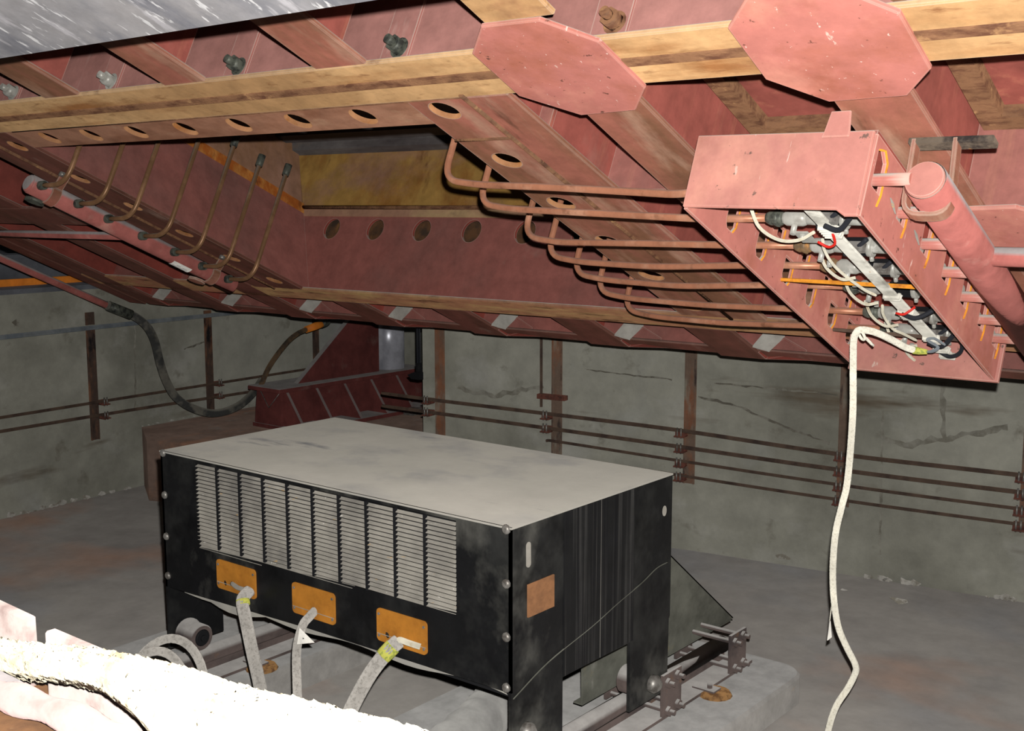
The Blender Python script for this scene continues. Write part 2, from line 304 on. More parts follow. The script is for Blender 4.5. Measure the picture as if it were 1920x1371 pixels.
# wall channels
def channel(wall, s, z0, z1, label, grp, m='channel'):
    g = G()
    if wall == 'L':
        x = LWx(s); t = Vector((-.084, .996, 0)).normalized(); n = Vector((.996, .084, 0)); c = P(x, s, z0)
    else:
        y = BWy(s); t = Vector((.988, .152, 0)).normalized(); n = Vector((.152, -.988, 0)); c = P(s, y, z0)
    h = Vector((0, 0, z1 - z0)); hw = .036
    g.hexa(c - t * hw - n * .02, t * 2 * hw, n * .023, h)
    g.hexa(c - t * hw - n * .01, t * .011, n * .024, h)
    g.hexa(c + t * (hw - .011) - n * .01, t * .011, n * .024, h)
    return tag(obj('wall_channel', g, M[m]), label, 'channel', grp)
GC = 'steel channels let into the pit walls'
channel('L', 4.775, -1.76, -.92, 'long dark rusty channel on the left wall, leftmost in the photo', GC)
channel('L', 4.775, -.885, -.79, 'short dark channel stub above the blue-grey conduit on the left wall', GC)
channel('L', 5.905, -1.755, -.86, 'dark rusty channel on the left wall above the sagging black hose', GC)
channel('L', 7.175, -1.60, -.86, 'dark channel on the left wall behind the thin curved hose', GC)
channel('B', -5.305, -2.0, -.7, 'rusty channel on the back wall just right of the hanging black rod', GC, 'channelback')
channel('B', -4.415, -1.62, -.7, 'rusty channel on the back wall beside the thin vertical rod', GC, 'channelback')
channel('B', -3.515, -1.68, -.7, 'rusty channel on the back wall above the far corner of the black cabinet', GC, 'channelback')
channel('B', -2.593, -1.70, -.7, 'rusty channel on the back wall behind the hanging white cable', GC, 'channelback')
channel('B', -1.64, -1.70, -.7, 'rusty channel on the back wall at the right edge of the photo', GC, 'channelback')
# cracks, pour lines and damp stains in the concrete
M['crack'] = material('dark_crack', (108, 103, 92), [((140, 136, 125), (14, 14, 14), .46, .58, 4)], rough=.95)
M['damp'] = material('damp_stain', (126, 122, 110), [((150, 147, 136), (12, 12, 12), .40, .56, 5)], rough=.95)
def wall_line(wall, pts, wid, m, seed):
    r_ = random.Random(seed); g = G(); par = bpy.data.objects['wall_back' if wall == 'B' else 'wall_left']
    dense = []
    for a, b in zip(pts[:-1], pts[1:]):
        n_ = max(2, int(math.hypot(b[0] - a[0], b[1] - a[1]) / .03))
        for k in range(n_): dense.append((a[0] + (b[0] - a[0]) * k / n_, a[1] + (b[1] - a[1]) * k / n_))
    dense.append(pts[-1])
    dense = [(x + r_.uniform(-.4, .4) * wid, z + r_.uniform(-.5, .5) * wid) for x, z in dense]
    P3 = [(P(x, BWy(x) - .0015, z) if wall == 'B' else P(LWx(x) + .0015, x, z)) for x, z in dense]
    nn = Vector((.152, -.988, 0)) if wall == 'B' else Vector((.996, .084, 0))
    prev = None
    for i, p in enumerate(P3):
        t = (P3[min(i + 1, len(P3) - 1)] - P3[max(i - 1, 0)]).normalized(); sd = t.cross(nn).normalized() * wid * (.3 + .7 * r_.random())
        cur_ = (g.bm.verts.new(p + sd), g.bm.verts.new(p + nn * .0012), g.bm.verts.new(p - sd))
        if prev:
            for j in (0, 1): g.bm.faces.new((prev[j], prev[j + 1], cur_[j + 1], cur_[j]))
        prev = cur_
    o = obj('crack' if m == 'crack' else 'stain', g, M[m], par)
wall_line('B', [(-3.465, -1.143), (-3.348, -1.156), (-3.233, -1.172), (-3.103, -1.218), (-3.007, -1.247), (-2.912, -1.279), (-2.681, -1.346)], .010, 'crack', 1)
wall_line('B', [(-5.203, -1.20), (-5.077, -1.24), (-4.87, -1.25), (-4.649, -1.19), (-4.512, -1.172)], .020, 'damp', 2)
wall_line('B', [(-4.209, -1.028), (-3.917, -1.041), (-3.637, -1.049)], .006, 'crack', 3)
wall_line('B', [(-3.367, -1.048), (-3.044, -1.055), (-2.646, -1.06)], .007, 'crack', 4)
wall_line('B', [(-2.396, -1.129), (-2.385, -1.522), (-2.376, -1.952)], .009, 'damp', 5)
wall_line('B', [(-2.089, -.955), (-2.068, -1.276)], .020, 'damp', 6)
wall_line('B', [(-2.39, -1.279), (-2.26, -1.311), (-2.069, -1.252), (-1.91, -1.207), (-1.755, -1.157)], .022, 'damp', 7)
wall_line('L', [(5.186, -.881), (5.151, -1.634)], .012, 'damp', 8)
wall_line('L', [(5.654, -1.159), (5.879, -1.115)], .010, 'crack', 9)
wall_line('L', [(4.16, -.80), (4.19, -.84)], .030, 'crack', 10)
# rods and clips
def rod(name, pts, r, m, label, cat='rod', grp=None): return tag(obj(name, G().tube(spline(pts, 4), r, 8), M[m]), label, cat, grp)
GR = 'thin rods strung along the pit walls'
def LW(y, z, off): return P(LWx(y) + off, y, z)
def BW(x, z, off): return P(x, BWy(x) - off, z)
rod('wall_rod', [LW(y, z, .05) for y, z in ((3.0, -1.463), (5.1, -1.467), (6.48, -1.474), (8.1, -1.48))], .011, 'rod', 'upper thin rusty rod along the left wall', grp=GR)
rod('wall_rod', [LW(y, z, .05) for y, z in ((3.0, -1.555), (5.06, -1.57), (6.38, -1.593), (8.1, -1.6))], .012, 'rod', 'lower thin rusty rod along the left wall', grp=GR)
rod('wall_conduit', [LW(y, z, .03) for y, z in ((3.0, -.915), (4.8, -.904), (6.1, -.90), (8.1, -.89))], .017, 'bluepipe', 'blue-grey conduit running along the top of the left wall', 'conduit')
rod('wall_rod', [BW(x, z, .05) for x, z in ((-5.75, -1.30), (-5.33, -1.311), (-4.41, -1.328), (-3.56, -1.347), (-2.62, -1.39), (-1.66, -1.40), (1, -1.42))], .012, 'rod', 'topmost of the four rods along the back wall', grp=GR)
rod('wall_rod', [BW(x, z, .05) for x, z in ((-5.75, -1.39), (-5.33, -1.40), (-4.47, -1.421), (-3.56, -1.448), (-2.60, -1.48), (-1.66, -1.492), (1, -1.51))], .012, 'rod', 'second rod from the top along the back wall', grp=GR)
rod('wall_rod', [BW(x, z, .05) for x, z in ((-4.46, -1.505), (-4.356, -1.503), (-3.54, -1.535), (-2.6, -1.566), (-1.65, -1.581), (1, -1.6))], .009, 'rod', 'third rod from the top along the back wall', grp=GR)
rod('wall_rod', [BW(x, z, .05) for x, z in ((-4.46, -1.59), (-3.54, -1.625), (-2.59, -1.653), (-1.65, -1.664), (1, -1.68))], .009, 'rod', 'lowest of the four rods along the back wall', grp=GR)
rod('thin_rod', [BW(-4.513, -.7, .03), BW(-4.511, -1.29, .03)], .009, 'rod', 'thin vertical rod on the back wall left of a rusty channel')
g = G(); o_ = BW(-4.53, -1.235, .05); t_ = Vector((.988, .152, 0)).normalized(); n_ = Vector((.152, -.988, 0))
g.hexa(o_ , t_ * .2, -n_ * .05, UZ * .03)
tag(obj('cross_bracket', g, M['clip']), 'small horizontal bracket tying the thin vertical rod to its channel', 'bracket')
def clip(c, t, n, label):
    th = thing('rod_clip', label, 'clip', c, 'rod clips on the wall channels')
    g = G(); g.hexa(c - t * .03 - UZ * .028, t * .062, n * .05, UZ * .036); g.hexa(c - t * .03 - UZ * .028, t * .062, n * .075, UZ * .008)
    obj('body', g, M['clip'], th)
    g = G()
    for s in (-.012, .012): g.cyl(c + t * s + n * .062 - UZ * .034, c + t * s + n * .062 + UZ * .03, .005, 6)
    obj('u_bolt', g, M['boltm'], th)
nm = {0: 'left of the first', 1: 'left of the second', 2: 'left of the third', 3: 'left of the fourth'}
rowname = ['topmost rod', 'second rod', 'third rod', 'lowest rod']
for k, (x, zs) in enumerate(((-5.385, (-1.315, -1.397)), (-4.472, (-1.336, -1.421)), (-3.56, (-1.36, -1.455, -1.545, -1.632)), (-2.607, (-1.4, -1.487, -1.573, -1.657)), (-1.67, (-1.41, -1.5, -1.59, -1.67)))):
    wh = ['beside the hanging black rod', 'beside the thin vertical rod', 'above the cabinet corner', 'behind the white cable', 'at the right photo edge'][k]
    for j, z in enumerate(zs):
        clip(BW(x, z, 0), t_, n_, 'rusty clip holding the %s of the back wall %s' % (rowname[j], wh))
for y, wh in ((4.84, 'by the leftmost channel'), (5.97, 'by the channel above the sagging hose')):
    for z, rn in ((-1.468, 'upper'), (-1.575, 'lower')):
        clip(P(LWx(y), y, z), Vector((-.084, .996, 0)), Vector((.996, .084, 0)), 'rusty clip on the %s left wall rod %s' % (rn, wh))
# orange kerb beam and what stands beyond
g = G(); g.poly([P(LWx(.6) - .32, .6, -.585), P(LWx(8.2) - .32, 8.2, -.585), P(LWx(8.2) - .32, 8.2, -.535), P(LWx(.6) - .32, .6, -.535)], Vector((-.05, 0, 0)))
tag(obj('guard_strip', g, M['orange']), 'orange painted steel strip on the ledge above the left wall', 'strip')
g = G(); g.wbox(-8.75, -8.55, 2.0, 8.0, -.64, -.40); g.wbox(-8.8, -8.5, 2.0, 8.0, -.40, -.37)
tag(obj('steel_cabinet', g, M['slate']), 'low slate-blue steel casing on the ledge behind the orange strip', 'casing')
g = G(); g.wbox(-8.46, -8.36, 4.0, 4.22, -.535, -.43); g.cyl(P(-8.41, 4.1, -.43), P(-8.41, 4.1, -.38), .05, 10)
tag(obj('junction_box', g, M['black']), 'small black box on the ledge at the left photo edge', 'box')

# ================================================================== TIPPED STEEL PLATFORM
PL = thing('steel_platform', 'huge tipped red-primed steel platform frame seen from below', 'platform', fr(-2.4, 3.3, 1.0))
ft = .012                                    # flange thickness
UL, UR = -5.28, .35
def pt(name, g, m, parent=None, bevel=0): return obj(name, g, M[m], parent or PL, bevel=bevel)
def holes_w(cs, r, w): return [circ(fr(u, v, w), r * C, UX, VV, 22) for u, v in cs]
# near girder (along u)
gd = pt('girder', G().fbox(UL, UR, 1.529, 1.541, 1.0 + ft, 1.72), 'redpale')
pt('flange', G().fbox(UL, UR, 1.457, 1.613, 1.0, 1.0 + ft), 'tan', gd, .004)
pt('weld_seam', G().fbox(UL, UR, 1.523, 1.547, .9965, 1.0), 'seam', gd)
hs = [(-3.62 + .2275 * k, 1.667) for k in range(8)]
pt('holed_strip', G().plate([fr(-3.545, 1.613, 1.003), fr(-1.817, 1.613, 1.003), fr(-1.817, 1.718, 1.003), fr(-3.545, 1.718, 1.003)], holes_w([(-3.371 + .2282 * k, 1.667) for k in range(7)], .036, 1.003), WW * .012 * C), 'strip', gd)
pt('weld_seam', G().tube([fr(-3.5, 1.613, 1.003), fr(-1.65, 1.613, 1.003)], .006, 6), 'seam', gd)
def rims(cs, r, w, parent):
    for u, v in cs:
        g = G(); n = 24; q = []
        for k in range(n):
            d = math.cos(2 * math.pi * k / n) * UX + math.sin(2 * math.pi * k / n) * VV
            q.append([g.bm.verts.new(fr(u, v, ww) + d * rr * C) for rr, ww in ((r + .0002, w + .0003), (r - .0014, w + .0003), (r - .0014, w + .0125), (r + .0002, w + .0125))])
        for k in range(n):
            for j in range(4): g.bm.faces.new((q[k][j], q[(k + 1) % n][j], q[(k + 1) % n][(j + 1) % 4], q[k][(j + 1) % 4]))
        pt('hole_rim', g, 'rim', parent)
rims([(-3.371 + .2282 * k, 1.667) for k in range(7)], .036, 1.003, gd)
# bolts through the near girder web
for k, u in enumerate((-3.386, -2.87, -2.325, -1.785, -1.235, -.70)):
    g = G(); a = fr(u, 1.529, 1.077); n = -VV
    g.tube([a, a + n * .012], .036, 16); g.tube([a + n * .012, a + n * .045], .028, 6); g.tube([a + n * .045, a + n * .07], .015, 10)
    pt('bolt', g, 'zinc' if k < 2 else 'fitting' if k < 4 else 'seam')
    pt('stiffener', G().fbox(u - .05, u + .03, 1.522, 1.529, 1.0 + ft, 1.232), 'redpale', gd)
# ribs: tee sections along v
def rib(u0, u1, v0, v1, m='redflange', web=True, wt=1.232, webm='redstreak'):
    uc = (u0 + u1) / 2
    r = pt('rib', G().fbox(u0, u1, v0, v1, 1.0, 1.0 + ft), m, None, .004)
    if web: pt('web', G().fbox(uc - .005, uc + .005, v0, v1 - .02, 1.0 + ft, wt), webm, r)
    return r
for u0, u1 in ((-4.13, -3.97), (-3.6, -3.43), (-3.048, -2.881), (-2.495, -2.336), (-1.947, -1.793)): rib(u0, u1, .35, 1.4575)
rib(-1.405, -1.246, .35, 1.372, 'tan'); rib(-.87, -.73, .35, 1.42, 'tan'); rib(-.335, -.19, .35, 1.4575, 'tan')
rib(-1.396, -1.242, 1.613, 2.93); rib(-.87, -.725, 1.613, 2.93); rib(-.335, -.19, 1.613, 2.93)
# octagonal gussets over the crossings
def gusset(pts, m='redplate'):
    return pt('gusset_plate', G().poly([fr(u, v, .990) for u, v in pts], WW * .010 * C), m, None, .003)
gusset([(-1.406, 1.366), (-1.275, 1.368), (-1.2, 1.451), (-1.196, 1.613), (-1.262, 1.690), (-1.395, 1.697), (-1.492, 1.607), (-1.490, 1.446)])
gusset([(-.948, 1.453), (-.875, 1.372), (-.742, 1.372), (-.667, 1.46), (-.668, 1.619), (-.730, 1.696), (-.869, 1.701), (-.952, 1.613)])
gusset([(-.76, 2.145), (-.66, 2.135), (-.585, 2.2), (-.585, 2.35), (-.66, 2.42), (-.79, 2.42), (-.86, 2.36), (-.86, 2.22)])
# the tee beam with lightening holes, right of the hopper
tb = pt('holed_beam', G().plate([fr(-1.815, 1.610, 1.001), fr(-1.645, 1.610, 1.001), fr(-1.645, 2.95, 1.001), fr(-1.815, 2.95, 1.001)], holes_w([(-1.742, v) for v in (1.662, 1.90, 2.135, 2.37, 2.605, 2.845)], .037, 1.001), WW * .012 * C), 'redflange')
rims([(-1.742, v) for v in (1.662, 1.90, 2.135, 2.37, 2.605, 2.845)], .037, 1.001, tb)
pt('flange', G().fbox(-1.645, -1.53, 1.613, 2.93, 1.0, 1.0 + ft), 'redflange', tb, .003)
pt('weld_seam', G().tube([fr(-1.645, 1.6, 1.0), fr(-1.645, 2.93, 1.0)], .010, 6).tube([fr(-1.815, 1.792, 1.0), fr(-1.645, 1.792, 1.0)], .006, 6).tube([fr(-1.815, 2.05, 1.0), fr(-1.645, 2.05, 1.0)], .005, 6), 'seam', tb)
pt('web', G().fbox(-1.605, -1.595, 1.54, 3.0, 1.0 + ft, 1.72), 'redstreak', tb)
pt('stiffener', G().fbox(-1.595, -1.38, 2.10, 2.112, 1.02, 1.232), 'redstreak', tb)
pt('stiffener', G().fbox(-1.595, -1.56, 1.80, 1.812, 1.02, 1.232), 'redstreak', tb)
# matching beam left of the hopper
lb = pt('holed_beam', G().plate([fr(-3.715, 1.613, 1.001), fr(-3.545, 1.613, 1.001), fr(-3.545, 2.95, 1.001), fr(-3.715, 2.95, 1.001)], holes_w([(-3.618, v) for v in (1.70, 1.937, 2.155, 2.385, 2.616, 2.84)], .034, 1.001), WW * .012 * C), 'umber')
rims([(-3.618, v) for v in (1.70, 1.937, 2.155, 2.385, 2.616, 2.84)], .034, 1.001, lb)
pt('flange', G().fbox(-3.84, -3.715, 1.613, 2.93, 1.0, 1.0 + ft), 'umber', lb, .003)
pt('weld_seam', G().tube([fr(-3.715, 1.6, 1.0), fr(-3.715, 2.93, 1.0)], .010, 6), 'seam', lb)
pt('web', G().fbox(-3.845, -3.83, 1.54, 3.0, 1.0 + ft, 1.232), 'redstreak', lb)
# hopper between the two holed beams
hp = pt('hopper_side', G().poly([fr(-3.585, 1.55, 1.012), fr(-3.585, 3.0, 1.012), fr(-3.776, 3.0, 1.364), fr(-3.776, 1.55, 1.364)], UX * -.012), 'red')
pt('rust_band', G().poly([fr(-3.770, 1.55, 1.362), fr(-3.770, 3.0, 1.362), fr(-3.795, 3.0, 1.408), fr(-3.795, 1.55, 1.408)], UX * -.012), 'rustband', hp)
pt('upper_panel', G().poly([fr(-3.805, 1.55, 1.406), fr(-3.805, 3.0, 1.406), fr(-3.975, 3.0, 1.72), fr(-3.975, 1.55, 1.72)], UX * -.012), 'rosetan', hp)
fh_ = [circ(fr(-3.575 + .251 * k, 3.0, 1.296), .045 * C, UX, WW, 24) for k in range(7)]
he = pt('hopper_end', G().plate([fr(-3.60, 3.0, 1.005), fr(-1.60, 3.0, 1.005), fr(-1.60, 3.0, 1.352), fr(-3.785, 3.0, 1.352)], fh_, VV * .012 * C), 'red')
pt('rust_band', G().poly([fr(-3.79, 2.997, 1.35), fr(-1.60, 2.997, 1.35), fr(-1.60, 2.997, 1.388), fr(-3.80, 2.997, 1.388)], VV * .02), 'browntan', he)
pt('upper_panel', G().poly([fr(-3.80, 3.008, 1.386), fr(-1.60, 3.008, 1.386), fr(-1.60, 3.008, 1.72), fr(-3.985, 3.008, 1.72)], VV * .02), 'yellowrust', he)
pt('weld_seam', G().tube([fr(-3.80, 2.994, 1.388), fr(-1.6, 2.994, 1.388)], .012, 6), 'seam', he)
ht = pt('hopper_roof', G().fbox(-4.0, -1.6, 1.53, 3.02, 1.70, 1.72), 'greysteel')
for va_, vb_, wz in ((2.86, 2.92, 1.655), (2.60, 2.66, 1.675), (2.96, 3.02, 1.64)): pt('stiffener', G().fbox(-4.0, -1.6, va_, vb_, wz, 1.70), 'greysteel', ht)
# plate behind the hopper's round holes
pt('back_plate', G().fbox(-4.6, -1.5, 3.10, 3.11, 1.03, 1.72), 'umberdark', he)
# far girder (along u)
fg = pt('girder', G().fbox(UL, UR, 3.012, 3.02, 1.0 + ft, 1.232), 'red')
pt('flange', G().fbox(UL, UR, 2.925, 3.043, 1.0, 1.0 + ft), 'browntan', fg, .004)
# girder between ribs, left and right of the hopper
mg = pt('girder', G().fbox(UL, -3.84, 2.24, 2.25, 1.0 + ft, 1.232), 'red')
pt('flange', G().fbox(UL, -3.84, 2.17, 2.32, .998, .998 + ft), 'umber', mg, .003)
mg = pt('girder', G().fbox(-.73, UR, 2.235, 2.245, 1.0 + ft, 1.232), 'redstreak')
pt('flange', G().fbox(-.725, UR, 2.165, 2.31, .998, .998 + ft), 'redflange', mg, .003)
# ribs beyond the far girder and their knee plates, left outriggers
ends = (-4.94, -4.40, -3.86, -3.32, -2.78, -2.228, -1.703, -1.165, -.63, -.09)
for u1 in ends:
    v0 = 1.613 if u1 < -3.85 else 3.043
    if u1 == -3.86: v0 = 2.33
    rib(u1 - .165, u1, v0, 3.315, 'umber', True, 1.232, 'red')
    k = pt('knee_plate', G().poly([fr(u1, 3.205, 1.004), fr(u1 + .042, 3.241, 1.004), fr(u1 + .083, 3.24, 1.056), fr(u1 + .026, 3.215, 1.06)], WW * .01), 'knee')
    pt('gusset_plate', G().poly([fr(u1, 3.25, 1.002), fr(u1 + .083, 3.238, 1.05), fr(u1 + .166, 3.24, 1.014), fr(u1 + .166, 3.30, 1.006), fr(u1, 3.31, 1.0)], WW * .01), 'red')
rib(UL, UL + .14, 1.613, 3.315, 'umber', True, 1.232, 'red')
ec = pt('edge_channel', G().fbox(UL, UR, 3.24, 3.252, 1.012, 1.235), 'red')
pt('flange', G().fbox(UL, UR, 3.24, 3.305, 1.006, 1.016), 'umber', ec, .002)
# deck above everything
pt('deck_plate', G().fbox(UL, UR, .3, 1.53, 1.234, 1.25), 'red')
pt('deck_plate', G().fbox(-1.6, UR, 1.54, 3.3, 1.234, 1.25), 'redstreak')
pt('deck_plate', G().fbox(UL, -3.83, 1.54, 3.3, 1.234, 1.25), 'red')
pt('deck_plate', G().fbox(-3.84, -1.6, 3.01, 3.3, 1.234, 1.25), 'red')
# frames under the deck bays right of the hopper (tan angle irons)
for a, b in ((-1.31, -.80), (-.79, -.26)):
    q = pt('bay_frame', G().fbox(a + .012, a + .06, 1.62, 2.17, 1.205, 1.234).fbox(a + .012, b - .012, 2.17, 2.22, 1.205, 1.234), 'seam')
    pt('cross_wall', G().fbox(a, b, 2.222, 2.234, 1.0 + ft, 1.234), 'redstreak', q)
# arm that carries the platform on the hydraulic jack
pt('jack_arm', G().poly([P(-7.35, 7.3, -.88), P(-6.85, 6.95, -.88), P(-4.95, 5.1, -.62), P(-5.35, 4.95, -.62)], UZ * .16), 'maroon')

# grey apron sheet over the near side of the platform
ap = obj('apron_sheet', G().fbox(-4.2, .2, .22, .947, .75, .758), M['apron'], bevel=.003)
tag(ap, 'scratched light grey steel sheet across the top left corner of the photo', 'sheet')

# ================================================================== PIPE TRAY UNDER THE PLATFORM
TR = thing('pipe_tray', 'red-painted steel tray hanging under the platform, valves and pipes inside', 'tray', fr(-.97, 2.2, .815))
obj('end_plate', G().poly([fr(-1.145, 1.755, .817), fr(-.84, 1.755, .812), fr(-.822, 1.755, .800), fr(-.797, 1.755, .800), fr(-.80, 1.755, .962), fr(-1.150, 1.755, .966)], VV * .008 * C), M['redplate'], TR, bevel=.003)
VK = [1.798 + .1365 * k for k in range(7)]
WK = [.866, .875, .879, .892, .899, .890, .892]
VK = [1.798, 1.934, 2.077, 2.218, 2.353, 2.490, 2.611]
sl = []
for v in VK:
    sl.append([fr(-1.145, v - .012, .848), fr(-1.145, v + .012, .848), fr(-1.145, v + .022, .862), fr(-1.145, v + .022, .905), fr(-1.145, v - .022, .905), fr(-1.145, v - .022, .862)])
for v in VK[:-1]:
    sl.append([fr(-1.145, v + .055, .925), fr(-1.145, v + .088, .925), fr(-1.145, v + .088, .95), fr(-1.145, v + .055, .95)])
sp1 = obj('side_plate', G().plate([fr(-1.145, 1.763, .815), fr(-1.145, 2.66, .815), fr(-1.145, 2.66, .966), fr(-1.145, 1.763, .966)], sl, UX * .007 * C), M['redplate'], TR)
for h in sl:
    q = [p + UX * .0075 * C for p in h]
    obj('rusty_edge', G().tube([q[1], q[2], q[3]] if len(q) == 6 else [q[1], q[2]], .003, 5), M['yellowedge'], sp1)
sr = []
for v in VK:
    sr.append([fr(-.795, v - .02, .868), fr(-.795, v + .024, .868), fr(-.795, v + .024, .93), fr(-.795, v + .004, .945), fr(-.795, v - .02, .935)])
sp2 = obj('side_plate', G().plate([fr(-.795, 1.763, .803), fr(-.795, 2.675, .803), fr(-.795, 2.675, .958), fr(-.795, 1.763, .958)], sr, UX * -.007 * C), M['redplate'], TR)
for h in sr:
    q = [p + UX * .003 for p in h]
    obj('rusty_edge', G().tube([q[4], q[3], q[2], q[1], q[1] - WW * .035 - VV * .012], .003, 5), M['yellowedge'], sp2)
obj('far_plate', G().fbox(-1.145, -.787, 2.662, 2.672, .80, .966), M['redplate'], TR)
obj('roof_plate', G().fbox(-1.145, -.797, 1.763, 2.665, .958, .966), M['red'], TR)
obj('hanger_strap', G().poly([fr(-.893, 1.752, .948), fr(-.842, 1.752, .948), fr(-.842, 1.752, .960), fr(-.848, 1.752, .999), fr(-.885, 1.752, .999), fr(-.890, 1.752, .960)], -VV * .006), M['redplate'], TR, bevel=.002)
for v in (2.208, 2.523):
    obj('tie_bar', G().tube([fr(-1.14, v - .01, .848), fr(-.80, v, .848)], .0065, 6), M['yellowedge'] if v < 2.4 else M['rod'], TR)
for v in (1.80, 1.93, 2.06, 2.19):
    pass
# two white scraps caught in the slots of the right-hand side plate
for v, lab in ((1.865, 'upper'), (2.005, 'lower')):
    tag(obj('white_scrap', G().poly([fr(-.794, v, .885), fr(-.794, v + .018, .883), fr(-.790, v + .028, .866), fr(-.792, v + .010, .874)], UX * .003), M['louvre']), 'white scrap caught on the red tray side between pipe stubs, %s of the two' % lab, 'scrap', 'white scraps on the tray')
# wiring rail
RA = thing('wiring_rail', 'long pale galvanised bar carrying wires under the red tray', 'rail', fr(-.92, 2.2, .84))
obj('bar', G().poly([fr(-.936, 1.79, .842), fr(-.908, 1.79, .842), fr(-.885, 2.62, .842), fr(-.916, 2.65, .842)], WW * .008), M['railbar'], RA, bevel=.002)
for v in (1.905, 2.255, 2.345, 2.51, 2.585, 2.63):
    g = G()
    for k in range(5 if v in (1.905, 2.345) else 2):
        vv = v + k * .009
        uo = -.938 + (vv - 1.79) * .024; g.tube([fr(uo, vv, .85), fr(uo, vv, .840), fr(uo + .032, vv, .840), fr(uo + .032, vv, .85)], .006, 6)
    obj('tie', g, M['railbar'], RA)
# valve rows
rowlab = ['first', 'second', 'third', 'fourth', 'fifth', 'lowest']
rowid = ['hidden']
def ring(c, d, r, t, seg=14): return G().tube([c - d * t, c + d * t], r, seg)
for k in range(1, 7):
    v = VK[k]; w = WK[k]; lab = rowlab[k - 1]
    c = lambda u, dw=0, dv=0: fr(u, v + dv, w + dw)
    va = thing('hose_valve', '%s valve from the top inside the red tray, with black rubber hose' % lab, 'valve', c(-.98, -.02), 'valves inside the tray')
    obj('union', G().tube([c(-1.062), c(-1.052), c(-1.03), c(-1.025)], [.016, .022, .022, .018], 12).tube([c(-1.045), c(-1.034)], .026, 6), M['brass' if k in (2, 3) else 'fitting'], va)
    g = G().tube([c(-1.025), c(-1.018), c(-.985), c(-.975)], [.018, .0235, .0235, .018], 8).tube([c(-.975), c(-.945)], .02, 12)
    obj('valve_body', g, M['zinc'], va)
    g = G().cyl(c(-1.0, 0), c(-1.0, -.034), .009, 8).cyl(c(-.985, -.028, .01), c(-.985, -.040, .016), .008, 8)
    if k == 1: g.hexa(c(-1.0, -.03, 0), UX * .03 * C, VV * .05 * C, WW * .004)
    obj('valve_stem', g, M['zinc'], va)
    obj('rubber_hose', G().tube([c(-.955), c(-.95), c(-.905), c(-.90)], [.024, .0275, .0285, .027], 14), M['rubber'], va)
    g = G().tube([c(-.905), c(-.895)], .0305, 14); g.cyl(c(-.901, -.014, .012), c(-.901, -.022, .02), .007, 6)
    obj('hose_clamp', g, M['zinc'], va)
    obj('nipple', G().tube([c(-.90), c(-.80)], .020, 12), M['zinc'], va)
    if k != 4:
        g = G().hexa(c(-.925, -.012, -.055), UX * .045, VV * .018 + UX * .004, WW * -.03)
        obj('spring_clip', g, M['boltm'], va)
        obj('strap', G().tube(spline([c(-.95, -.02, -.005), c(-.93, -.024, -.02), c(-.905, -.022, -.05), c(-.885, -.01, -.062)], 4), .007, 6), M['blackwire'], va)
# white lead loops from valves to the wiring rail
for k in range(1, 7):
    v = VK[k]
    pts = [fr(-1.012, v + .012, .872), fr(-1.0, v + .035, .845), fr(-.975, v + .062, .832), fr(-.948, v + .066, .838)]
    if k == 1: pts = [fr(-1.065, v - .075, .87), fr(-1.055, v - .035, .84), fr(-1.025, v - .002, .828), fr(-.985, v + .002, .83), fr(-.948, v - .018, .838)]
    tag(obj('white_lead', G().tube(spline(pts, 6), .0050, 7), M['whitewire']), 'white sleeved wire looping from the %s valve of the tray to the pale bar' % rowlab[k - 1], 'wire', 'white wires in the tray')
for (v0, v1, lab) in ((1.95, 2.24, 'between the first and third valves'), (2.30, 2.52, 'between the fourth and fifth valves')):
    pts = [fr(-.944, v0, .838), fr(-.962, v0 + .06, .838), fr(-.968, v0 + .14, .836), fr(-.955, v1 - .04, .838), fr(-.938, v1, .838)]
    tag(obj('white_lead', G().tube(spline(pts, 5), .0046, 7), M['whitewire']), 'long white wire running beside the pale bar ' + lab, 'wire', 'white wires in the tray')
tag(obj('red_lead', G().tube(spline([fr(-.955, 1.955, .835), fr(-.935, 1.962, .828), fr(-.915, 1.945, .828), fr(-.912, 1.92, .838)], 5), .004, 6), M['redwire']), 'short red wire looped round the upper end of the pale bar', 'wire')
tag(obj('red_lead', G().tube(spline([fr(-.925, 2.335, .835), fr(-.905, 2.33, .832), fr(-.885, 2.33, .85)], 4), .004, 6), M['redwire']), 'short red wire at the middle of the pale bar', 'wire')
for a, b, lab in ((1.885, 1.85, 'first valve'), (2.345, 2.36, 'third valve'), (2.53, 2.49, 'fifth valve')):
    tag(obj('black_lead', G().tube(spline([fr(-.915, a, .838), fr(-.885, a + .0, .83), fr(-.855, (a + b) / 2 - .01, .845), fr(-.825, b - .02, .87)], 5), .0075, 7), M['blackwire']), 'black wire rising from the pale bar towards the hose of the %s' % lab, 'wire', 'black wires in the tray')
tag(obj('black_lead', G().tube(spline([fr(-.91, 2.60, .842), fr(-.885, 2.605, .833), fr(-.855, 2.58, .84), fr(-.845, 2.54, .86)], 6), .007, 7), M['blackwire']), 'black wire curving up from the lower end of the pale bar', 'wire')
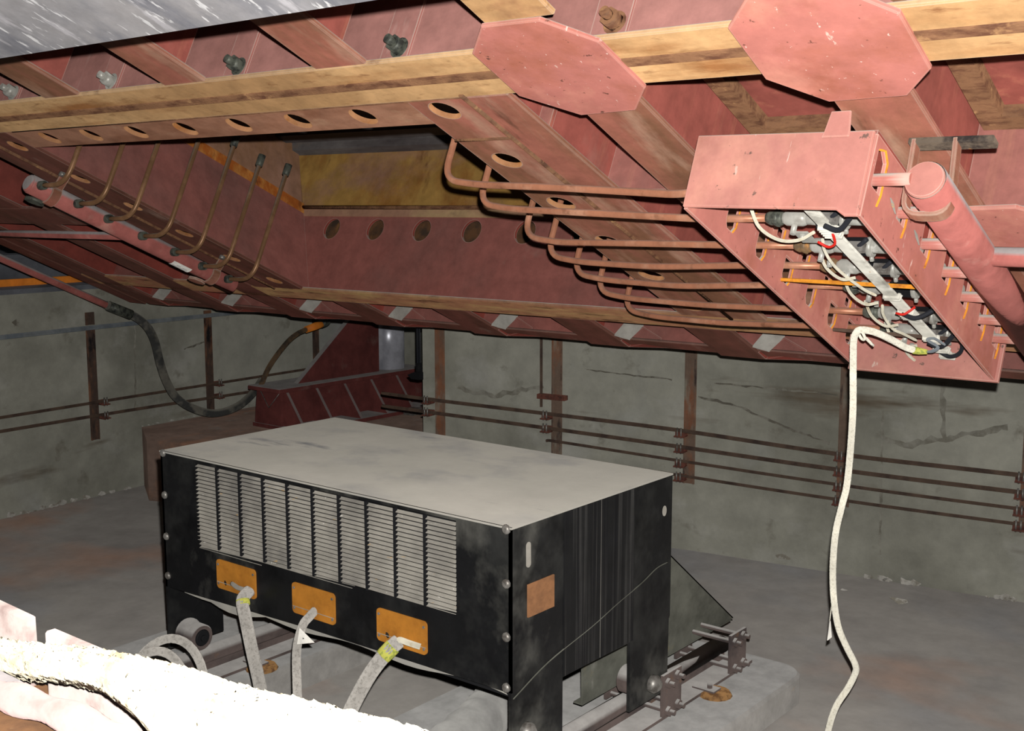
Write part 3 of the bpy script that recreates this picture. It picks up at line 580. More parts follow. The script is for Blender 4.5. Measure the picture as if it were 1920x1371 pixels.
# ================================================================== COPPER PIPES TO THE TRAY
VB = [1.835, 1.975, 2.170, 2.282, 2.412, 2.538, 2.69]
WB = [.918, .922, .922, .916, .919, .916, .92]
ordn = ['first', 'second', 'third', 'fourth', 'fifth', 'sixth', 'seventh']
for k in range(7):
    vb, vk = VB[k], VK[k]; wb = WB[k]
    mid = fr(-1.5, vb + (vk - vb) * .55 + (.012 if k == 5 else 0), wb - .03 + (.008 if k == 5 else 0))
    end_u = -1.155 if k == 0 else -1.06
    pts = fillet([fr(-1.875, vb, 1.25), fr(-1.862, vb, 1.03), fr(-1.86, vb, wb + .005), fr(-1.75, vb - .004, wb - .012), mid, fr(-1.2, vk + .003, WK[k] - .002), fr(end_u, vk, WK[k])], .09, 7)
    tag(obj('copper_pipe', G().tube(pts, .0118, 10), M['copper']), 'bent copper pipe entering the red tray, %s of seven from the top' % ordn[k], 'pipe', 'bent copper pipes entering the tray')
# ================================================================== RIGHT HEADER AND HANGER
HR = thing('header_pipe', 'large pink-primed header pipe with domed end beside the red tray', 'pipe', fr(-.713, 2.2, .85))
hw_ = .888; hu = -.713
obj('pipe', G().tube([fr(hu, 1.802, hw_), fr(hu, 1.806, hw_), fr(hu, 2.75, hw_)], [.036 * C - .004, .0365 * C, .0365 * C], 32), M['pinkpipe'], HR)
obj('end_cap', G().tube([fr(hu, 1.797, hw_), fr(hu, 1.803, hw_)], [.032 * C, .0355 * C], 32), M['redplate'], HR)
for k in range(7):
    obj('stub', G().tube([fr(-.83, VK[k], .887), fr(-.735, VK[k], .888)], .0165, 12), M['redplate'], HR)
obj('branch', G().tube([fr(-.69, 2.135, .889), fr(-.45, 2.135, .889)], .028, 16), M['pinkpipe'], HR)
obj('branch', G().tube(fillet([fr(-.70, 2.47, .885), fr(-.66, 2.49, .872), fr(-.5, 2.5, .874)], .03), .014, 10), M['pinkpipe'], HR)
UH = thing('pipe_hanger', 'U-shaped red flat strap hanging from a scorched bar round the pink header', 'hanger', fr(-.7, 1.86, .85))
def flat(pts, wdir, wid, nrm_t):
    g = G(); 
    n = len(pts); P0 = []
    for i in range(n):
        a = pts[max(i - 1, 0)]; b = pts[min(i + 1, n - 1)]; t = (b - a).normalized(); nn = t.cross(wdir).normalized()
        P0.append((pts[i] - wdir * wid / 2 - nn * nrm_t / 2, pts[i] + wdir * wid / 2 - nn * nrm_t / 2, pts[i] + wdir * wid / 2 + nn * nrm_t / 2, pts[i] - wdir * wid / 2 + nn * nrm_t / 2))
    V = [[g.bm.verts.new(p) for p in q] for q in P0]
    for i in range(n - 1):
        for k in range(4): g.bm.faces.new((V[i][k], V[i][(k + 1) % 4], V[i + 1][(k + 1) % 4], V[i + 1][k]))
    g.bm.faces.new(V[0][::-1]); g.bm.faces.new(V[-1]); return g
obj('strap', flat(fillet([fr(-.768, 1.865, .995), fr(-.762, 1.865, .849), fr(-.682, 1.865, .849), fr(-.695, 1.865, .995)], .03 * C, 5), VV, .040, .013), M['redflange'], UH, bevel=.002)
obj('bar', G().fbox(-.778, -.630, 1.852, 1.884, .986, .997), M['blackrust'], UH, bevel=.002)
# ================================================================== LEFT HEADER
HL = thing('header_pipe', 'pink-primed header pipe under the far left beam, copper pipes rising from it', 'pipe', fr(-3.79, 2.3, .92))
lu, lw = -3.705, .930
obj('pipe', G().tube([fr(lu, 1.819, lw), fr(lu, 1.825, lw), fr(lu, 2.722, lw)], [.03 * C, .0328 * C, .0328 * C], 28), M['pinkpipe'], HL)
obj('end_cap', G().tube([fr(lu, 1.814, lw), fr(lu, 1.821, lw)], [.025 * C, .0315 * C], 28), M['pinkpipe'], HL)
VL = [1.845, 1.987, 2.110, 2.257, 2.403, 2.536, 2.665]
for v in VL:
    obj('socket', G().tube([fr(lu + .02, v, lw + .002), fr(lu + .055, v, lw + .004)], .0225, 12), M['fitting'], HL)
# printed sticker
q = lambda v, a: fr(lu + .0345 * math.sin(a), v, lw - .0345 * math.cos(a))
g = G(); g.grid(lambda s, t: q(2.424 + .085 * s, -.25 + 1.1 * t), 1, 8)
st = obj('sticker', g, M['paper'], HL)
g = G(); q2 = lambda v, a: fr(lu + .0349 * math.sin(a), v, lw - .0349 * math.cos(a))
for a0, s0, s1 in ((.45, .25, .5), (.42, .58, .85), (.22, .08, .9), (.08, .1, .8), (-.06, .06, .92), (-.2, .1, .7)):
    g.poly([q2(2.424 + .085 * s0, a0), q2(2.424 + .085 * s1, a0), q2(2.424 + .085 * s1, a0 + .05), q2(2.424 + .085 * s0, a0 + .05)])
obj('print', g, M['ink'], st)
obj('branch', G().tube([fr(-5.1, 2.265, .93), fr(-3.72, 2.256, .93)], .021, 14), M['pinkpipe'], HL)
for v, lab in ((1.904, 'near its capped end'), (2.609, 'near its far end')):
    cl = thing('pipe_clamp', 'red strap clamp holding the left pink header %s' % lab, 'clamp', fr(lu, v, .92), 'strap clamps on the left header')
    pp = [fr(lu + .037 * math.sin(a), v, lw - .037 * math.cos(a)) for a in [(-.6 + .25 * i) for i in range(12)]] + [fr(lu + .05, v, .999)]
    obj('strap', flat(pp, VV, .05, .008), M['redflange'], cl)
    obj('lug', G().tube([fr(lu - .028, v - .03, lw - .035), fr(lu - .028, v - .03, lw - .045)], .05, 8), M['fitting'] if v < 2 else M['redflange'], cl)
    obj('nut', G().tube([fr(-3.64, v - .02, .999), fr(-3.64, v - .02, .985)], .016, 6), M['boltm'], cl)
for k, v in enumerate(VL):
    top = [1.40, 1.40, 1.40, 1.40, 1.40, 1.387, 1.412][k]
    ul = -3.525
    cp = thing('copper_riser', 'thin copper pipe rising from the left pink header, %s of seven' % ordn[k], 'pipe', fr(ul, v, .95), 'copper risers on the left header')
    obj('pipe', G().tube(fillet([fr(lu + .03, v, lw + .003), fr(ul, v + .002, .938), fr(ul, v - .006, top)], .10, 7), .0125, 10), M['copperdark'], cp)
    g = G().tube([fr(ul, v - .006, top - .045), fr(ul, v - .006, top - .04), fr(ul, v - .006, top)], [.016, .021, .021], 10).tube([fr(ul, v - .006, top - .01), fr(ul * 1.095, (v - .006) * 1.095, (top - .01) * 1.095)], .011, 8)
    obj('end_fitting', g, M['fitting'], cp)
# pipe and hose at the far left
tag(obj('feed_pipe', G().tube([P(-7.55, 3.0, .12), P(-7.55, 3.93, -.345), P(-7.55, 4.77, -.745)], .026, 12), M['pinkpipe']), 'dull red feed pipe slanting down under the left edge of the platform', 'pipe')
hs_ = [(4.70, -.71), (4.78, -.745), (4.92, -.805), (5.03, -.893), (5.093, -1.011), (5.131, -1.177), (5.181, -1.326), (5.261, -1.459), (5.403, -1.562), (5.601, -1.632), (5.81, -1.617), (5.975, -1.538), (6.10, -1.42)]
th = thing('sagging_hose', 'thick black hose sagging in a loop below the slanting feed pipe', 'hose', P(-7.55, 5.4, -1.66))
obj('hose', G().tube(spline([P(-7.55, y, z) for y, z in hs_], 5), .031, 12), M['hosegrey'], th)
obj('collar', G().tube([P(-7.55, 4.72, -.72), P(-7.55, 4.9, -.797)], .037, 12), M['fitting'], th)
th = thing('thin_hose', 'thin brown hose arching up beside the dark red pedestal', 'hose', P(-7.3, 5.9, -1.4))
obj('hose', G().tube(spline([P(-7.25, y, z) for y, z in ((5.84, -1.41), (5.94, -1.256), (6.11, -1.098), (6.23, -1.03), (6.34, -1.0))], 5), .02, 10), M['hosebrown'], th)
obj('end_fitting', G().tube([P(-7.25, 6.32, -1.005), P(-7.25, 6.42, -.985), P(-7.25, 6.50, -.975)], [.028, .032, .026], 10), M['orange'], th)
obj('elbow', G().tube(fillet([P(-7.25, 6.49, -.977), P(-7.25, 6.56, -.96), P(-7.25, 6.58, -.86)], .05), .03, 10), M['fitting'], th)
# ================================================================== PEDESTAL AND JACK
PD = thing('jack_pedestal', 'dark red welded steel pedestal with slanting gussets on the corner block', 'pedestal', P(-7.1, 6.4, -1.73))
zt, zb = -1.40, -1.73
obj('top_plate', G().wbox(-7.31, -6.93, 5.76, 7.42, zt - .035, zt), M['maroon'], PD, bevel=.003)
obj('body', G().poly([P(-7.29, 5.80, zb), P(-6.97, 5.80, zb), P(-6.97, 5.80, zt - .035), P(-7.25, 5.80, zt - .035)], Vector((0, 1.55, 0))), M['maroon'], PD)
obj('base_plate', G().wbox(-7.30, -6.73, 5.79, 7.45, zb, zb + .03), M['maroon'], PD)
for k in range(6):
    y = 5.83 + k * .30
    obj('gusset', G().poly([P(-6.97, y, zb + .03), P(-6.74, y, zb + .03), P(-6.935, y, zt - .035), P(-6.97, y, zt - .035)], Vector((0, .025, 0))), M['maroon'], PD)
obj('fin', G().poly([P(-7.10, 6.05, zt), P(-7.10, 6.95, zt), P(-7.10, 6.95, -.66), P(-7.10, 6.58, -.97)], Vector((.05, 0, 0))), M['maroon'], PD)
obj('wire_loop', G().tube([P(-7.2, 5.79, zt - .03), P(-7.08, 5.775, zt - .16), P(-6.96, 5.79, zt - .03)], .004, 5), M['boltm'], PD)
obj('anchor', G().wbox(-6.72, -6.62, 6.9, 7.02, zb, zb + .05).cyl(P(-6.6, 7.3, -1.5), P(-6.45, 7.3, -1.5), .025, 8), M['boltm'], PD)
JK = thing('hydraulic_jack', 'bright polished jack cylinder standing on the dark red pedestal', 'cylinder', P(-7.08, 7.14, zt))
obj('cylinder', G().tube([P(-7.14, 7.16, zt), P(-7.14, 7.16, -.88)], .135, 36), M['chrome'], JK)
obj('collar', G().tube([P(-7.14, 7.16, -.95), P(-7.14, 7.16, -.88)], .16, 30), M['maroon'], JK)
SN = thing('hanging_probe', 'thin black rod with a black foot hanging behind the platform, right of the jack', 'probe', P(-5.305, 5.6, -1.15))
obj('rod', G().cyl(P(-5.317, 5.6, -.70), P(-5.317, 5.6, -1.06), .007, 8).cyl(P(-5.296, 5.6, -.70), P(-5.296, 5.6, -1.06), .007, 8), M['blackwire'], SN)
obj('foot', G().cyl(P(-5.306, 5.6, -1.04), P(-5.306, 5.6, -1.11), .022, 10).poly([P(-5.285, 5.58, -1.10), P(-5.33, 5.58, -1.10), P(-5.395, 5.58, -1.125), P(-5.36, 5.58, -1.15), P(-5.285, 5.58, -1.15)], Vector((0, .04, 0))), M['black'], SN)

# ================================================================== CABINET
CB = thing('louvred_cabinet', 'black enamelled cabinet with louvred front and dusty top on four legs', 'cabinet', P(-3.15, 3.24, -1.855))
x0, x1, y0, y1, zt = -4.082, -2.223, 2.758, 3.727, -1.0
fp = G().plate([P(x0, y0, zt), P(x1, y0, zt), P(x1, y0, -1.545), P(x0 + .9, y0, -1.555), P(x0, y0, -1.58)], [[P(-3.85, y0, -1.022), P(-2.455, y0, -1.017), P(-2.455, y0, -1.330), P(-3.838, y0, -1.365)]], Vector((0, .006, 0)))
FP = obj('front_panel', fp, M['blackbox'], CB)
g = G(); nb = 10
xa, xb = -3.85, -2.455
n = 20
for k in range(n):
    z = -1.0265 - k * .01585
    zr = z if z > -1.325 else z
    g.poly([P(xa + .004, y0 - .002, z - .0068), P(xb - .002, y0 - .002, z - .0068), P(xb - .002, y0 + .012, z), P(xa + .004, y0 + .012, z)], Vector((0, .0006, -.0008)))
for k in range(2):
    z = -1.3435 - k * .015
    g.poly([P(xa + .012, y0 - .002, z - .0085), P(xa + .9 - .5 * k, y0 - .002, z - .006), P(xa + .9 - .5 * k, y0 + .012, z), P(xa + .012, y0 + .012, z)], Vector((0, .0012, -.0012)))
GR_ = obj('grille', g, M['louvre'], CB)
g = G()
for k in range(1, nb):
    x = xa + (xb - xa) * k / nb
    g.wbox(x - .005, x + .005, y0 - .004, y0 + .008, -1.355 + .022 * k / nb, -1.02)
obj('mullions', g, M['black'], GR_)
obj('inner_lining', G().wbox(x0 + .05, x1 - .05, y0 + .05, y1 - .05, -1.52, -1.03), M['black'], CB)
obj('top_panel', G().wbox(x0 - .003, x1 + .003, y0 - .003, y1, zt - .006, zt), M['dustytop'], CB)
obj('back_panel', G().wbox(x0, x1, y1 - .006, y1, -1.56, zt - .006), M['blackbox'], CB)
def side(x, dx, nm):
    g = G().poly([P(x, y0, zt - .006), P(x, y0, -1.852), P(x, 3.034, -1.852), P(x, 3.034, -1.579), P(x, 3.45, -1.583), P(x, 3.45, -1.852), P(x, 3.715, -1.852), P(x, y1, zt - .006)], Vector((dx, 0, 0)))
    return obj('side_panel', g, M['blackbox'], CB)
s1 = side(x1, -.012, 'r'); s2 = side(x0, .012, 'l')
obj('ribbed_sheet', G().wbox(x1, x1 + .003, 3.036, 3.464, -1.578, -1.008), M['blackstreak'], s1)
obj('dust_streak', G().tube(spline([P(x1 + .002, y, z) for y, z in ((2.765, -1.565), (2.95, -1.50), (3.2, -1.45), (3.36, -1.41), (3.52, -1.375), (3.62, -1.345), (3.70, -1.34))], 5), .0022, 6), M['hood'], s1)
# slot and holes, plywood patch
obj('slot', G().poly([P(x1 + .0015, 2.842 + .012 * math.cos(a) , -1.106 + (.03 if math.sin(a) > 0 else -.03) + .012 * math.sin(a)) for a in [2 * math.pi * k / 16 for k in range(16)]], Vector((.002, 0, 0))), M['louvre'], s1)
obj('slot', G().poly([P(x1 + .0015, 3.669 + .014 * math.cos(a), -1.134 + .02 * math.sin(a)) for a in [2 * math.pi * k / 14 for k in range(14)]], Vector((.002, 0, 0))), M['louvre'], s1)
obj('patch_board', G().wbox(x1, x1 + .006, 2.838, 2.977, -1.314, -1.205), M['ply'], s1)
for z in (-1.008, -1.185, -1.361, -1.53):
    for x in (-2.243, -4.062):
        obj('screw', G().tube([P(x, y0, z), P(x, y0 - .006, z), P(x, y0 - .011, z)], [.017, .015, .008], 10), M['boltm'], FP)
for y, z in ((3.603, -1.791), (2.83, -1.70)):
    obj('axle_bolt', G().tube([P(x1, y, z), P(x1 + .02, y, z), P(x1 + .035, y, z)], [.034, .034, .02], 14), M['boltm'], s1)
# board windows for the cables
for bx, wd in ((-3.605, .24), (-3.155, .232), (-2.705, .238)):
    h = [circ(P(bx - .07, y0 - .006, -1.481), .012, UX, UZ, 12)] if bx != -3.155 else []
    outer = []
    for cx_, cz_, a0 in ((bx + wd / 2 - .015, -1.405, 0), (bx - wd / 2 + .015, -1.405, 90), (bx - wd / 2 + .015, -1.493, 180), (bx + wd / 2 - .015, -1.493, 270)):
        for k in range(5):
            a = math.radians(a0 + 90 * k / 4); outer.append(P(cx_ + .015 * math.cos(a), y0 - .006, cz_ + .015 * math.sin(a)))
    cv = obj('cable_cover', G().plate(outer, h, Vector((0, .006, 0))), M['board'], FP)
    g = G()
    for sx in (-1, 1):
        for z in (-1.41, -1.488): g.tube([P(bx + sx * (wd / 2 - .012), y0 - .006, z), P(bx + sx * (wd / 2 - .012), y0 - .0085, z)], .005, 8)
    obj('screw', g, M['boltm'], cv)
    obj('seam', G().wbox(bx - wd / 2 + .003, bx + wd / 2 - .003, y0 - .0072, y0 - .0055, -1.4825, -1.4805), M['louvre'], cv)
# dusty bent lip under the front panel
g = G(); rng = random.Random(3); pr = []
N_ = 30
for i in range(N_ + 1):
    x = x0 + .09 + (x1 - x0 - .13) * i / N_
    t = i / N_
    zt_ = -1.575 + .028 * t
    zb_ = zt_ - .022 - .014 * math.sin(t * 19) * (.4 + t * .4) - (.03 if .1 < t < .3 else 0) * math.sin((t - .1) / .2 * math.pi)
    pr.append((P(x, y0 + .012, zt_), P(x, y0 + .03, zb_)))
for i in range(N_):
    g.bm.faces.new([g.bm.verts.new(p) for p in (pr[i][0], pr[i + 1][0], pr[i + 1][1], pr[i][1])])
obj('bottom_lip', g, M['dustytop'], CB)
obj('floor_pan', G().wbox(x0 + .02, x1 - .02, y0 + .03, y1 - .01, -1.575, -1.55), M['black'], CB)
# wheels
for (wx, sgn) in ((x0, 1), (x1, -1)):
    for wy in (2.84, 3.60):
        a = P(wx + sgn * .02, wy, -1.80)
        wl = obj('wheel', G().tube([a, a + UX * sgn * .012, a + UX * sgn * .018, a + UX * sgn * .10, a + UX * sgn * .105], [.063, .063, .055, .055, .05], 26), M['railsteel'], CB)
        obj('hub', G().tube([a + UX * sgn * .105, a + UX * sgn * .112], [.036, .03], 20).tube([a + UX * sgn * .112, a + UX * sgn * .125], .014, 12), M['black'], wl)
# rear hood
hd = obj('rear_hood', G().poly([P(-2.40, 3.729, -1.20), P(-2.40, 4.579, -1.849), P(-2.40, 3.40, -1.852), P(-2.40, 3.40, -1.60), P(-2.40, 3.729, -1.585)], Vector((-.006, 0, 0))), M['hood'], CB)
obj('hood_sheet', G().poly([P(-2.40, 3.729, -1.20), P(-2.40, 4.579, -1.849), P(-3.9, 4.579, -1.849), P(-3.9, 3.729, -1.20)], Vector((0, -.004, -.004))).wbox(-2.44, -2.40, 3.40, 4.56, -1.858, -1.852), M['hood'], hd)
obj('bracket', G().wbox(-2.42, -2.38, 3.728, 3.80, -1.17, -1.12), M['boltm'], hd)
# ================================================================== RAILS, STOPS, PLINTHS
def rounded(xa, xb, ya, yb, z0, z1, r):
    out = []
    for cx_, cy_, a0 in ((xb - r, yb - r, 0), (xa + r, yb - r, 90)):
        for k in range(7):
            a = math.radians(a0 + 90 * k / 6); out.append(P(cx_ + r * math.cos(a), cy_ + r * math.sin(a), z0))
    out += [P(xa, ya, z0), P(xb, ya, z0)]
    return G().poly(out, UZ * (z1 - z0))
tag(obj('concrete_plinth', rounded(-3.06, -2.0, 1.3, 4.52, -2.105, -1.97, .12), M['plinth'], bevel=.012), 'dusty concrete plinth under the right-hand rail and cabinet legs', 'plinth')
tag(obj('concrete_plinth', rounded(-4.55, -3.775, 1.3, 4.52, -2.14, -1.97, .12), M['plinth'], bevel=.012), 'dusty concrete plinth under the left-hand rail of the cabinet', 'plinth')
for rx, lab in ((-2.335, 'right-hand'), (-3.985, 'left-hand')):
    rl = thing('rail', '%s steel rail that the black cabinet wheels stand on' % lab, 'rail', P(rx, 3.0, -1.97), 'rails under the cabinet')
    obj('head', G().tube([P(rx, 1.5, -1.890), P(rx, 4.36, -1.890)], .036, 16), M['railsteel'], rl)
    obj('web', G().wbox(rx - .012, rx + .012, 1.5, 4.36, -1.955, -1.89), M['railsteel'], rl)
    obj('foot', G().wbox(rx - .115, rx + .115, 1.5, 4.42, -1.966, -1.954), M['railsteel'], rl)
    for yy in ((4.03, 2.4) if rx > -3 else (3.05, 3.9)):
        f = obj('anchor', G().tube([P(rx + .15, yy, -1.97), P(rx + .15, yy, -1.955)], [.07, .06], 14), M['rustpad'], rl)
        obj('bolt', G().tube([P(rx + .125, yy, -1.955), P(rx + .125, yy, -1.925)], .012, 6).wbox(rx + .06, rx + .16, yy - .03, yy + .03, -1.956, -1.948), M['railsteel'], f)
for yy, lab in ((4.19, 'far end of the right-hand rail'), (3.655, 'right-hand rail beside the rear cabinet leg')):
    sp_ = thing('rail_stop', 'clamp of two bolted plates on the %s' % lab, 'clamp', P(-2.3, yy + .06, -1.95), 'rail stops')
    for xx in (-2.215, -2.475):
        obj('plate', G().wbox(xx, xx + .012, yy, yy + .135, -1.94, -1.775), M['railsteel'], sp_)
    for y2, z2 in ((yy + .03, -1.81), (yy + .10, -1.80), (yy + .035, -1.925), (yy + .105, -1.92)):
        g = G().cyl(P(-2.49, y2, z2), P(-2.17, y2, z2), .010, 8); g.tube([P(-2.203, y2, z2), P(-2.19, y2, z2)], .02, 6)
        obj('bolt', g, M['railsteel'], sp_)
# ================================================================== CABLES OF THE CABINET
def cab(name, pts, r, label, mats=('dustcable',)):
    t = thing(name, label, 'cable', P(*pts[-1]), 'dust-coated cables at the cabinet front')
    obj('sheath', G().tube(spline([P(*p) for p in pts], 6), r, 14), M['dustcable'], t); return t
def yline(a, ys): return None
c1 = cab('power_cable', [(-3.515, 2.745, -1.475), (-3.50, 2.70, -1.50), (-3.465, 2.685, -1.56), (-3.395, 2.655, -1.655), (-3.315, 2.62, -1.745), (-3.23, 2.57, -1.81), (-3.10, 2.48, -1.86), (-2.98, 2.36, -1.945)], .024, 'thick dust-coated cable hanging from the leftmost orange cover of the cabinet')
obj('tape', G().tube([P(-3.502, 2.703, -1.498), P(-3.492, 2.697, -1.515)], .0265, 14), M['tape'], c1)
obj('core', G().tube(spline([P(-3.63, 2.753, -1.472), P(-3.58, 2.742, -1.476), P(-3.52, 2.738, -1.472)], 4), .009, 8), M['louvre'], c1)
c2 = cab('power_cable', [(-3.150, 2.757, -1.477), (-3.145, 2.725, -1.49), (-3.155, 2.70, -1.52), (-3.155, 2.67, -1.60), (-3.10, 2.62, -1.70), (-3.015, 2.55, -1.77), (-2.92, 2.46, -1.82), (-2.82, 2.34, -1.95)], .0165, 'thin dust-coated cable hanging from the middle orange cover of the cabinet')
tg = thing('warning_tag', 'small white triangular tag on the thin middle cable', 'tag', P(-3.13, 2.70, -1.56))
tp = [P(-3.135, 2.668, -1.515), P(-3.142, 2.66, -1.575), P(-3.062, 2.672, -1.553)]
obj('card', G().poly(tp, Vector((0, .002, 0))), M['paper'], tg)
ctr = (tp[0] + tp[1] + tp[2]) / 3
obj('print', G().poly([ctr + (p - ctr) * .10 + Vector((0, -.0015, 0)) for p in tp], Vector((0, .001, 0))), M['ink'], tg)
c3 = cab('power_cable', [(-2.70, 2.735, -1.478), (-2.715, 2.70, -1.505), (-2.755, 2.66, -1.575), (-2.78, 2.61, -1.66), (-2.79, 2.555, -1.745), (-2.79, 2.49, -1.82), (-2.78, 2.42, -1.88), (-2.76, 2.32, -1.94)], .026, 'thick dust-coated cable with a bare end at the rightmost orange cover')
obj('tape', G().tube([P(-2.708, 2.715, -1.492), P(-2.728, 2.685, -1.525)], .0285, 14), M['tape'], c3)
obj('core', G().tube(spline([P(-2.61, 2.747, -1.480), P(-2.645, 2.725, -1.468), P(-2.685, 2.725, -1.468), P(-2.71, 2.72, -1.485)], 5), .011, 8), M['whitewire'], c3)
# coil on the floor at the left
cc = thing('hose_coil', 'coil of dusty grey hose standing beside the left cabinet leg', 'hose', P(-3.62, 2.25, -1.9))
ea = Vector((.80, .60, 0)).normalized(); eb = Vector((.12, .10, .98)).normalized()
for (ox, oy, oz, ra, rb) in ((0, 0, 0, .155, .275), (-.01, -.05, -.01, .14, .25), (-.06, -.06, -.05, .13, .205)):
    c0 = P(-3.53 + ox, 2.35 + oy, -1.825 + oz)
    obj('loop', G().tube([c0 + ra * math.cos(a) * ea + rb * math.sin(a) * eb for a in [2 * math.pi * k / 44 for k in range(44)]], .0165, 10, closed=True), M['dustcable'], cc)
obj('tail', G().tube(spline([P(-3.36, 2.40, -1.70), P(-3.31, 2.36, -1.78), P(-3.25, 2.28, -1.86), P(-3.16, 2.15, -1.98), P(-3.0, 2.05, -2.08)], 5), .020, 10), M['dustcable'], cc)
# duct under the cabinet
g = G(); pts = spline([P(-2.50, 2.45, -1.875), P(-2.61, 3.0, -1.875), P(-2.72, 3.35, -1.875), P(-2.80, 3.75, -1.875)], 26); rr = [.090 + .004 * math.sin(k * 1.1) for k in range(len(pts))]
tag(obj('flexible_duct', g.tube(pts, rr, 22), M['duct']), 'dusty corrugated duct lying under the black cabinet', 'duct')
# painted mark and debris on the floor
tag(obj('floor_mark', G().tube([P(-3.66, 3.50, -2.108), P(-3.43, 3.555, -2.108), P(-3.43, 3.72, -2.108)], .006, 5), M['redwire']), 'thin red painted line on the floor between the plinths', 'mark')
rng = random.Random(5)
def chip(x, y, s, lab):
    bm = G(); c0 = P(x, y, fz(x))
    vs = [c0 + Vector((s * (rng.random() - .5) * 2, s * (rng.random() - .5), s * rng.random() * .5)) for _ in range(14)]
    vv = [bm.bm.verts.new(p) for p in vs]; bmesh.ops.convex_hull(bm.bm, input=vv)
    tag(obj('debris_chip', bm, M['salt']), lab, 'debris')
chip(-2.15, 5.95, .05, 'larger white chip lying on the floor in front of the back wall')
chip(-2.45, 5.96, .022, 'small white chip on the floor left of the larger one')
# ================================================================== HANGING WHITE CABLE
WC = thing('hanging_cable', 'long white sleeved cable hanging from the red tray down to the floor', 'cable', P(-1.65, 3.91, -2.09))
pts = [fr(-.936, 2.512, .812), fr(-.951, 2.494, .812), fr(-.965, 2.443, .81), fr(-.983, 2.387, .806), fr(-1.008, 2.368, .803), fr(-1.020, 2.374, .797)]
dn = [(-1.621, 3.934, -.475), (-1.619, 3.935, -.57), (-1.615, 3.938, -.75), (-1.621, 3.93, -.974), (-1.636, 3.922, -1.073), (-1.65, 3.911, -1.171), (-1.654, 3.908, -1.291), (-1.648, 3.912, -1.411), (-1.632, 3.925, -1.522), (-1.605, 3.947, -1.603), (-1.580, 3.967, -1.665), (-1.578, 3.969, -1.699), (-1.597, 3.953, -1.757), (-1.629, 3.928, -1.829), (-1.649, 3.911, -1.924), (-1.66, 3.90, -2.06), (-1.70, 3.80, -2.085), (-1.80, 3.6, -2.085)]
dn2 = []
for i, p in enumerate(dn):
    k = .94 + .06 * min(1, i / 12)
    dn2.append(P(p[0] * k, p[1] * k, p[2] * k))
obj('sheath', G().tube(spline(pts + dn2, 6), .0118, 12), M['glass'], WC)
obj('tape', G().tube([fr(-.938, 2.513, .812), fr(-.925, 2.516, .812), fr(-.908, 2.518, .812)], [.0135, .012, .008], 12), M['tape'], WC)
g = G()
for s in (0, .006):
    g.tube(spline([fr(-.908, 2.518, .812), fr(-.895, 2.52 - s, .815), fr(-.882, 2.508 - s, .822), fr(-.90, 2.485 - s, .828), fr(-.885, 2.478, .832), fr(-.868, 2.50 + s, .828)], 5), .004, 6)
obj('core', g, M['bluepipe'], WC)
obj('knot', G().tube(spline([fr(-1.005, 2.365, .80), fr(-1.0, 2.38, .788), fr(-1.012, 2.392, .79), fr(-1.022, 2.378, .805)], 4), .005, 6).tube([fr(-1.0, 2.385, .79), fr(-.99, 2.41, .782)], .005, 6), M['glass'], WC)
obj('string', G().tube([P(-1.648, 3.90, -1.42), P(-1.655, 3.90, -1.50)], .002, 5), M['glass'], WC)
obj('tag', G().poly([P(-1.655, 3.90, -1.50), P(-1.648, 3.90, -1.56), P(-1.662, 3.90, -1.575)], Vector((.002, .004, 0))), M['paper'], WC)

# ================================================================== NEAR EDGE OF THE PIT
tag(obj('edge_plate', G().poly([P(-2.3, .83, -.58), P(-1.585, .83, -.60), P(-1.578, .83, -.90), P(-2.3, .83, -.90)], Vector((0, .018, 0))), M['paleplate'], bevel=.003), 'short pale steel edge plate at the left photo edge, above the wool', 'plate', 'steel plates on the pit edge')
tag(obj('edge_plate', G().poly([P(-1.532, .83, -.606), P(-.55, .83, -.606), P(-.55, .83, -.95), P(-1.532, .83, -.95)], Vector((0, .018, 0))), M['paleplate'], bevel=.003), 'long pale steel edge plate behind the white wool, right of the gap', 'plate', 'steel plates on the pit edge')
def nz(x, y, s=1): 
    return math.sin(x * 37.1 * s + 1.3 * math.sin(y * 23)) * .5 + math.sin(y * 41.7 * s + x * 13) * .3 + math.sin((x + y) * 91 * s) * .2
def lerp_tab(x, tab):
    if x <= tab[0][0]: return tab[0][1]
    for (xa_, va_), (xb_, vb_) in zip(tab[:-1], tab[1:]):
        if x <= xb_: return va_ + (vb_ - va_) * (x - xa_) / (xb_ - xa_)
    return tab[-1][1]
ZT = [(-2.2, -.665), (-1.642, -.641), (-1.515, -.619), (-1.407, -.596), (-1.3, -.587), (-1.21, -.577), (-1.12, -.574), (-.97, -.557), (-.865, -.545), (-.8, -.541), (-.45, -.53)]
def woolpt(a, b):
    x = -2.1 + 1.6 * a; zt_ = lerp_tab(x, ZT)
    m = lerp_tab(x, [(-1.42, 0), (-1.28, 1)]); q_ = lerp_tab(x, [(-1.34, 0), (-1.25, .12), (-1.1, .45), (-.95, .8), (-.85, 1)])
    pr_ = [(.808 - .11 * q_, zt_ - .052 - (.15 + zt_ + .56) * q_ * .75), (.792 - .085 * q_, zt_ - .036 - .07 * q_), (.792 - .03 * q_, zt_ - .014 - .02 * q_), (.806, zt_ - .003), (.822 + .012 * m, zt_), (.829 + .026 * m, zt_ - .012), (.829 + .034 * m, zt_ - .04)]
    k = b * (len(pr_) - 1); i = min(int(k), len(pr_) - 2); t = k - i
    y = pr_[i][0] * (1 - t) + pr_[i + 1][0] * t; z = pr_[i][1] * (1 - t) + pr_[i + 1][1] * t
    d = .004 * nz(x * 1.0, b * 2.2) + rng.uniform(-.0032, .0032)
    return P(x, min(y - d * .6, .829) if m <= 0 else y - d * .6, max(z + d, -.704))
g = G(); g.grid(woolpt, 300, 36)
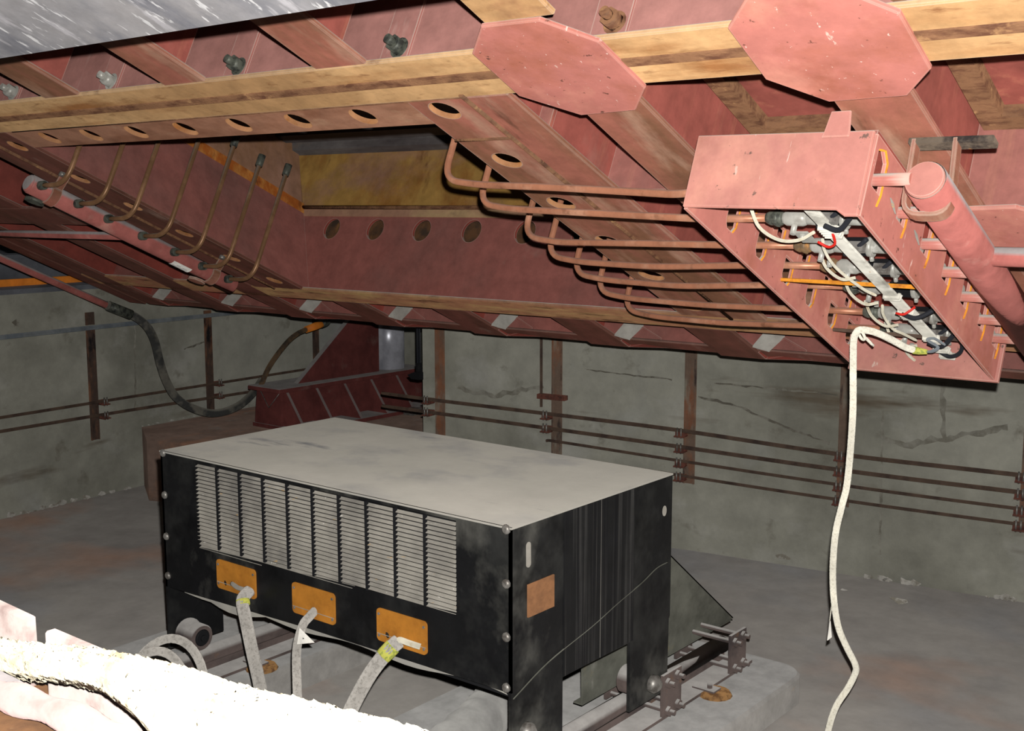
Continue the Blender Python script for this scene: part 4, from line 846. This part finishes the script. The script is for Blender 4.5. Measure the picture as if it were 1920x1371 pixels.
o = tag(obj('mineral_wool', g, M['wool']), 'fluffy white mineral wool blanket draped along the pit edge', 'insulation'); o['kind'] = 'stuff'
g = G(); g.poly([P(-2.0, .74, -.705), P(-1.535, .765, -.705), P(-1.525, .80, -.705), P(-2.0, .80, -.705)], UZ * .036)
tag(obj('wrapped_slab', g, M['foil'], bevel=.008), 'white wrapped slab lying below the left edge plate', 'slab')
sp_ = spline([P(-1.95, .745, -.682), P(-1.62, .755, -.683), P(-1.5, .775, -.684), P(-1.36, .79, -.684), P(-1.2, .785, -.684), P(-.9, .76, -.684)], 8)
g = G(); g.tube(sp_, [.021 + .003 * math.sin(i * .9) for i in range(len(sp_))], 14)
tag(obj('rolled_cloth', g, M['cloth']), 'pale pink rolled cloth lying in the bottom left corner', 'cloth')
# ================================================================== LIGHT AND CAMERA
f_px = 2184.0
pitch = math.atan(300 / f_px); head = math.atan2(1775, math.hypot(f_px, 300))
fh = Vector((-math.sin(head), math.cos(head), 0)); R = Vector((math.cos(head), math.sin(head), 0))
F = fh * math.cos(pitch) - UZ * math.sin(pitch); U = UZ * math.cos(pitch) + fh * math.sin(pitch)
cam = bpy.data.cameras.new('camera'); co = bpy.data.objects.new('camera', cam); COL.objects.link(co)
co.matrix_world = Matrix(((R.x, U.x, -F.x, 0), (R.y, U.y, -F.y, 0), (R.z, U.z, -F.z, Z0), (0, 0, 0, 1)))
cam.sensor_width = 36; cam.lens = 36 * f_px / 1920; cam.clip_start = .02
S.camera = co
fl = bpy.data.lights.new('camera_flash', 'POINT'); fl.energy = 830; fl.shadow_soft_size = .014; fl.color = (1, .99, .965)
fo = bpy.data.objects.new('camera_flash', fl); COL.objects.link(fo); fo.location = Vector((0, 0, Z0)) + U * .085 + R * .03 + F * .02
w = bpy.data.worlds.new('world'); S.world = w; w.use_nodes = True
w.node_tree.nodes['Background'].inputs[0].default_value = (1, 1, 1, 1); w.node_tree.nodes['Background'].inputs[1].default_value = .012
S.view_settings.view_transform = 'Standard'; S.view_settings.look = 'None'; S.view_settings.exposure = 0; S.view_settings.gamma = 1
S.view_settings.use_curve_mapping = False
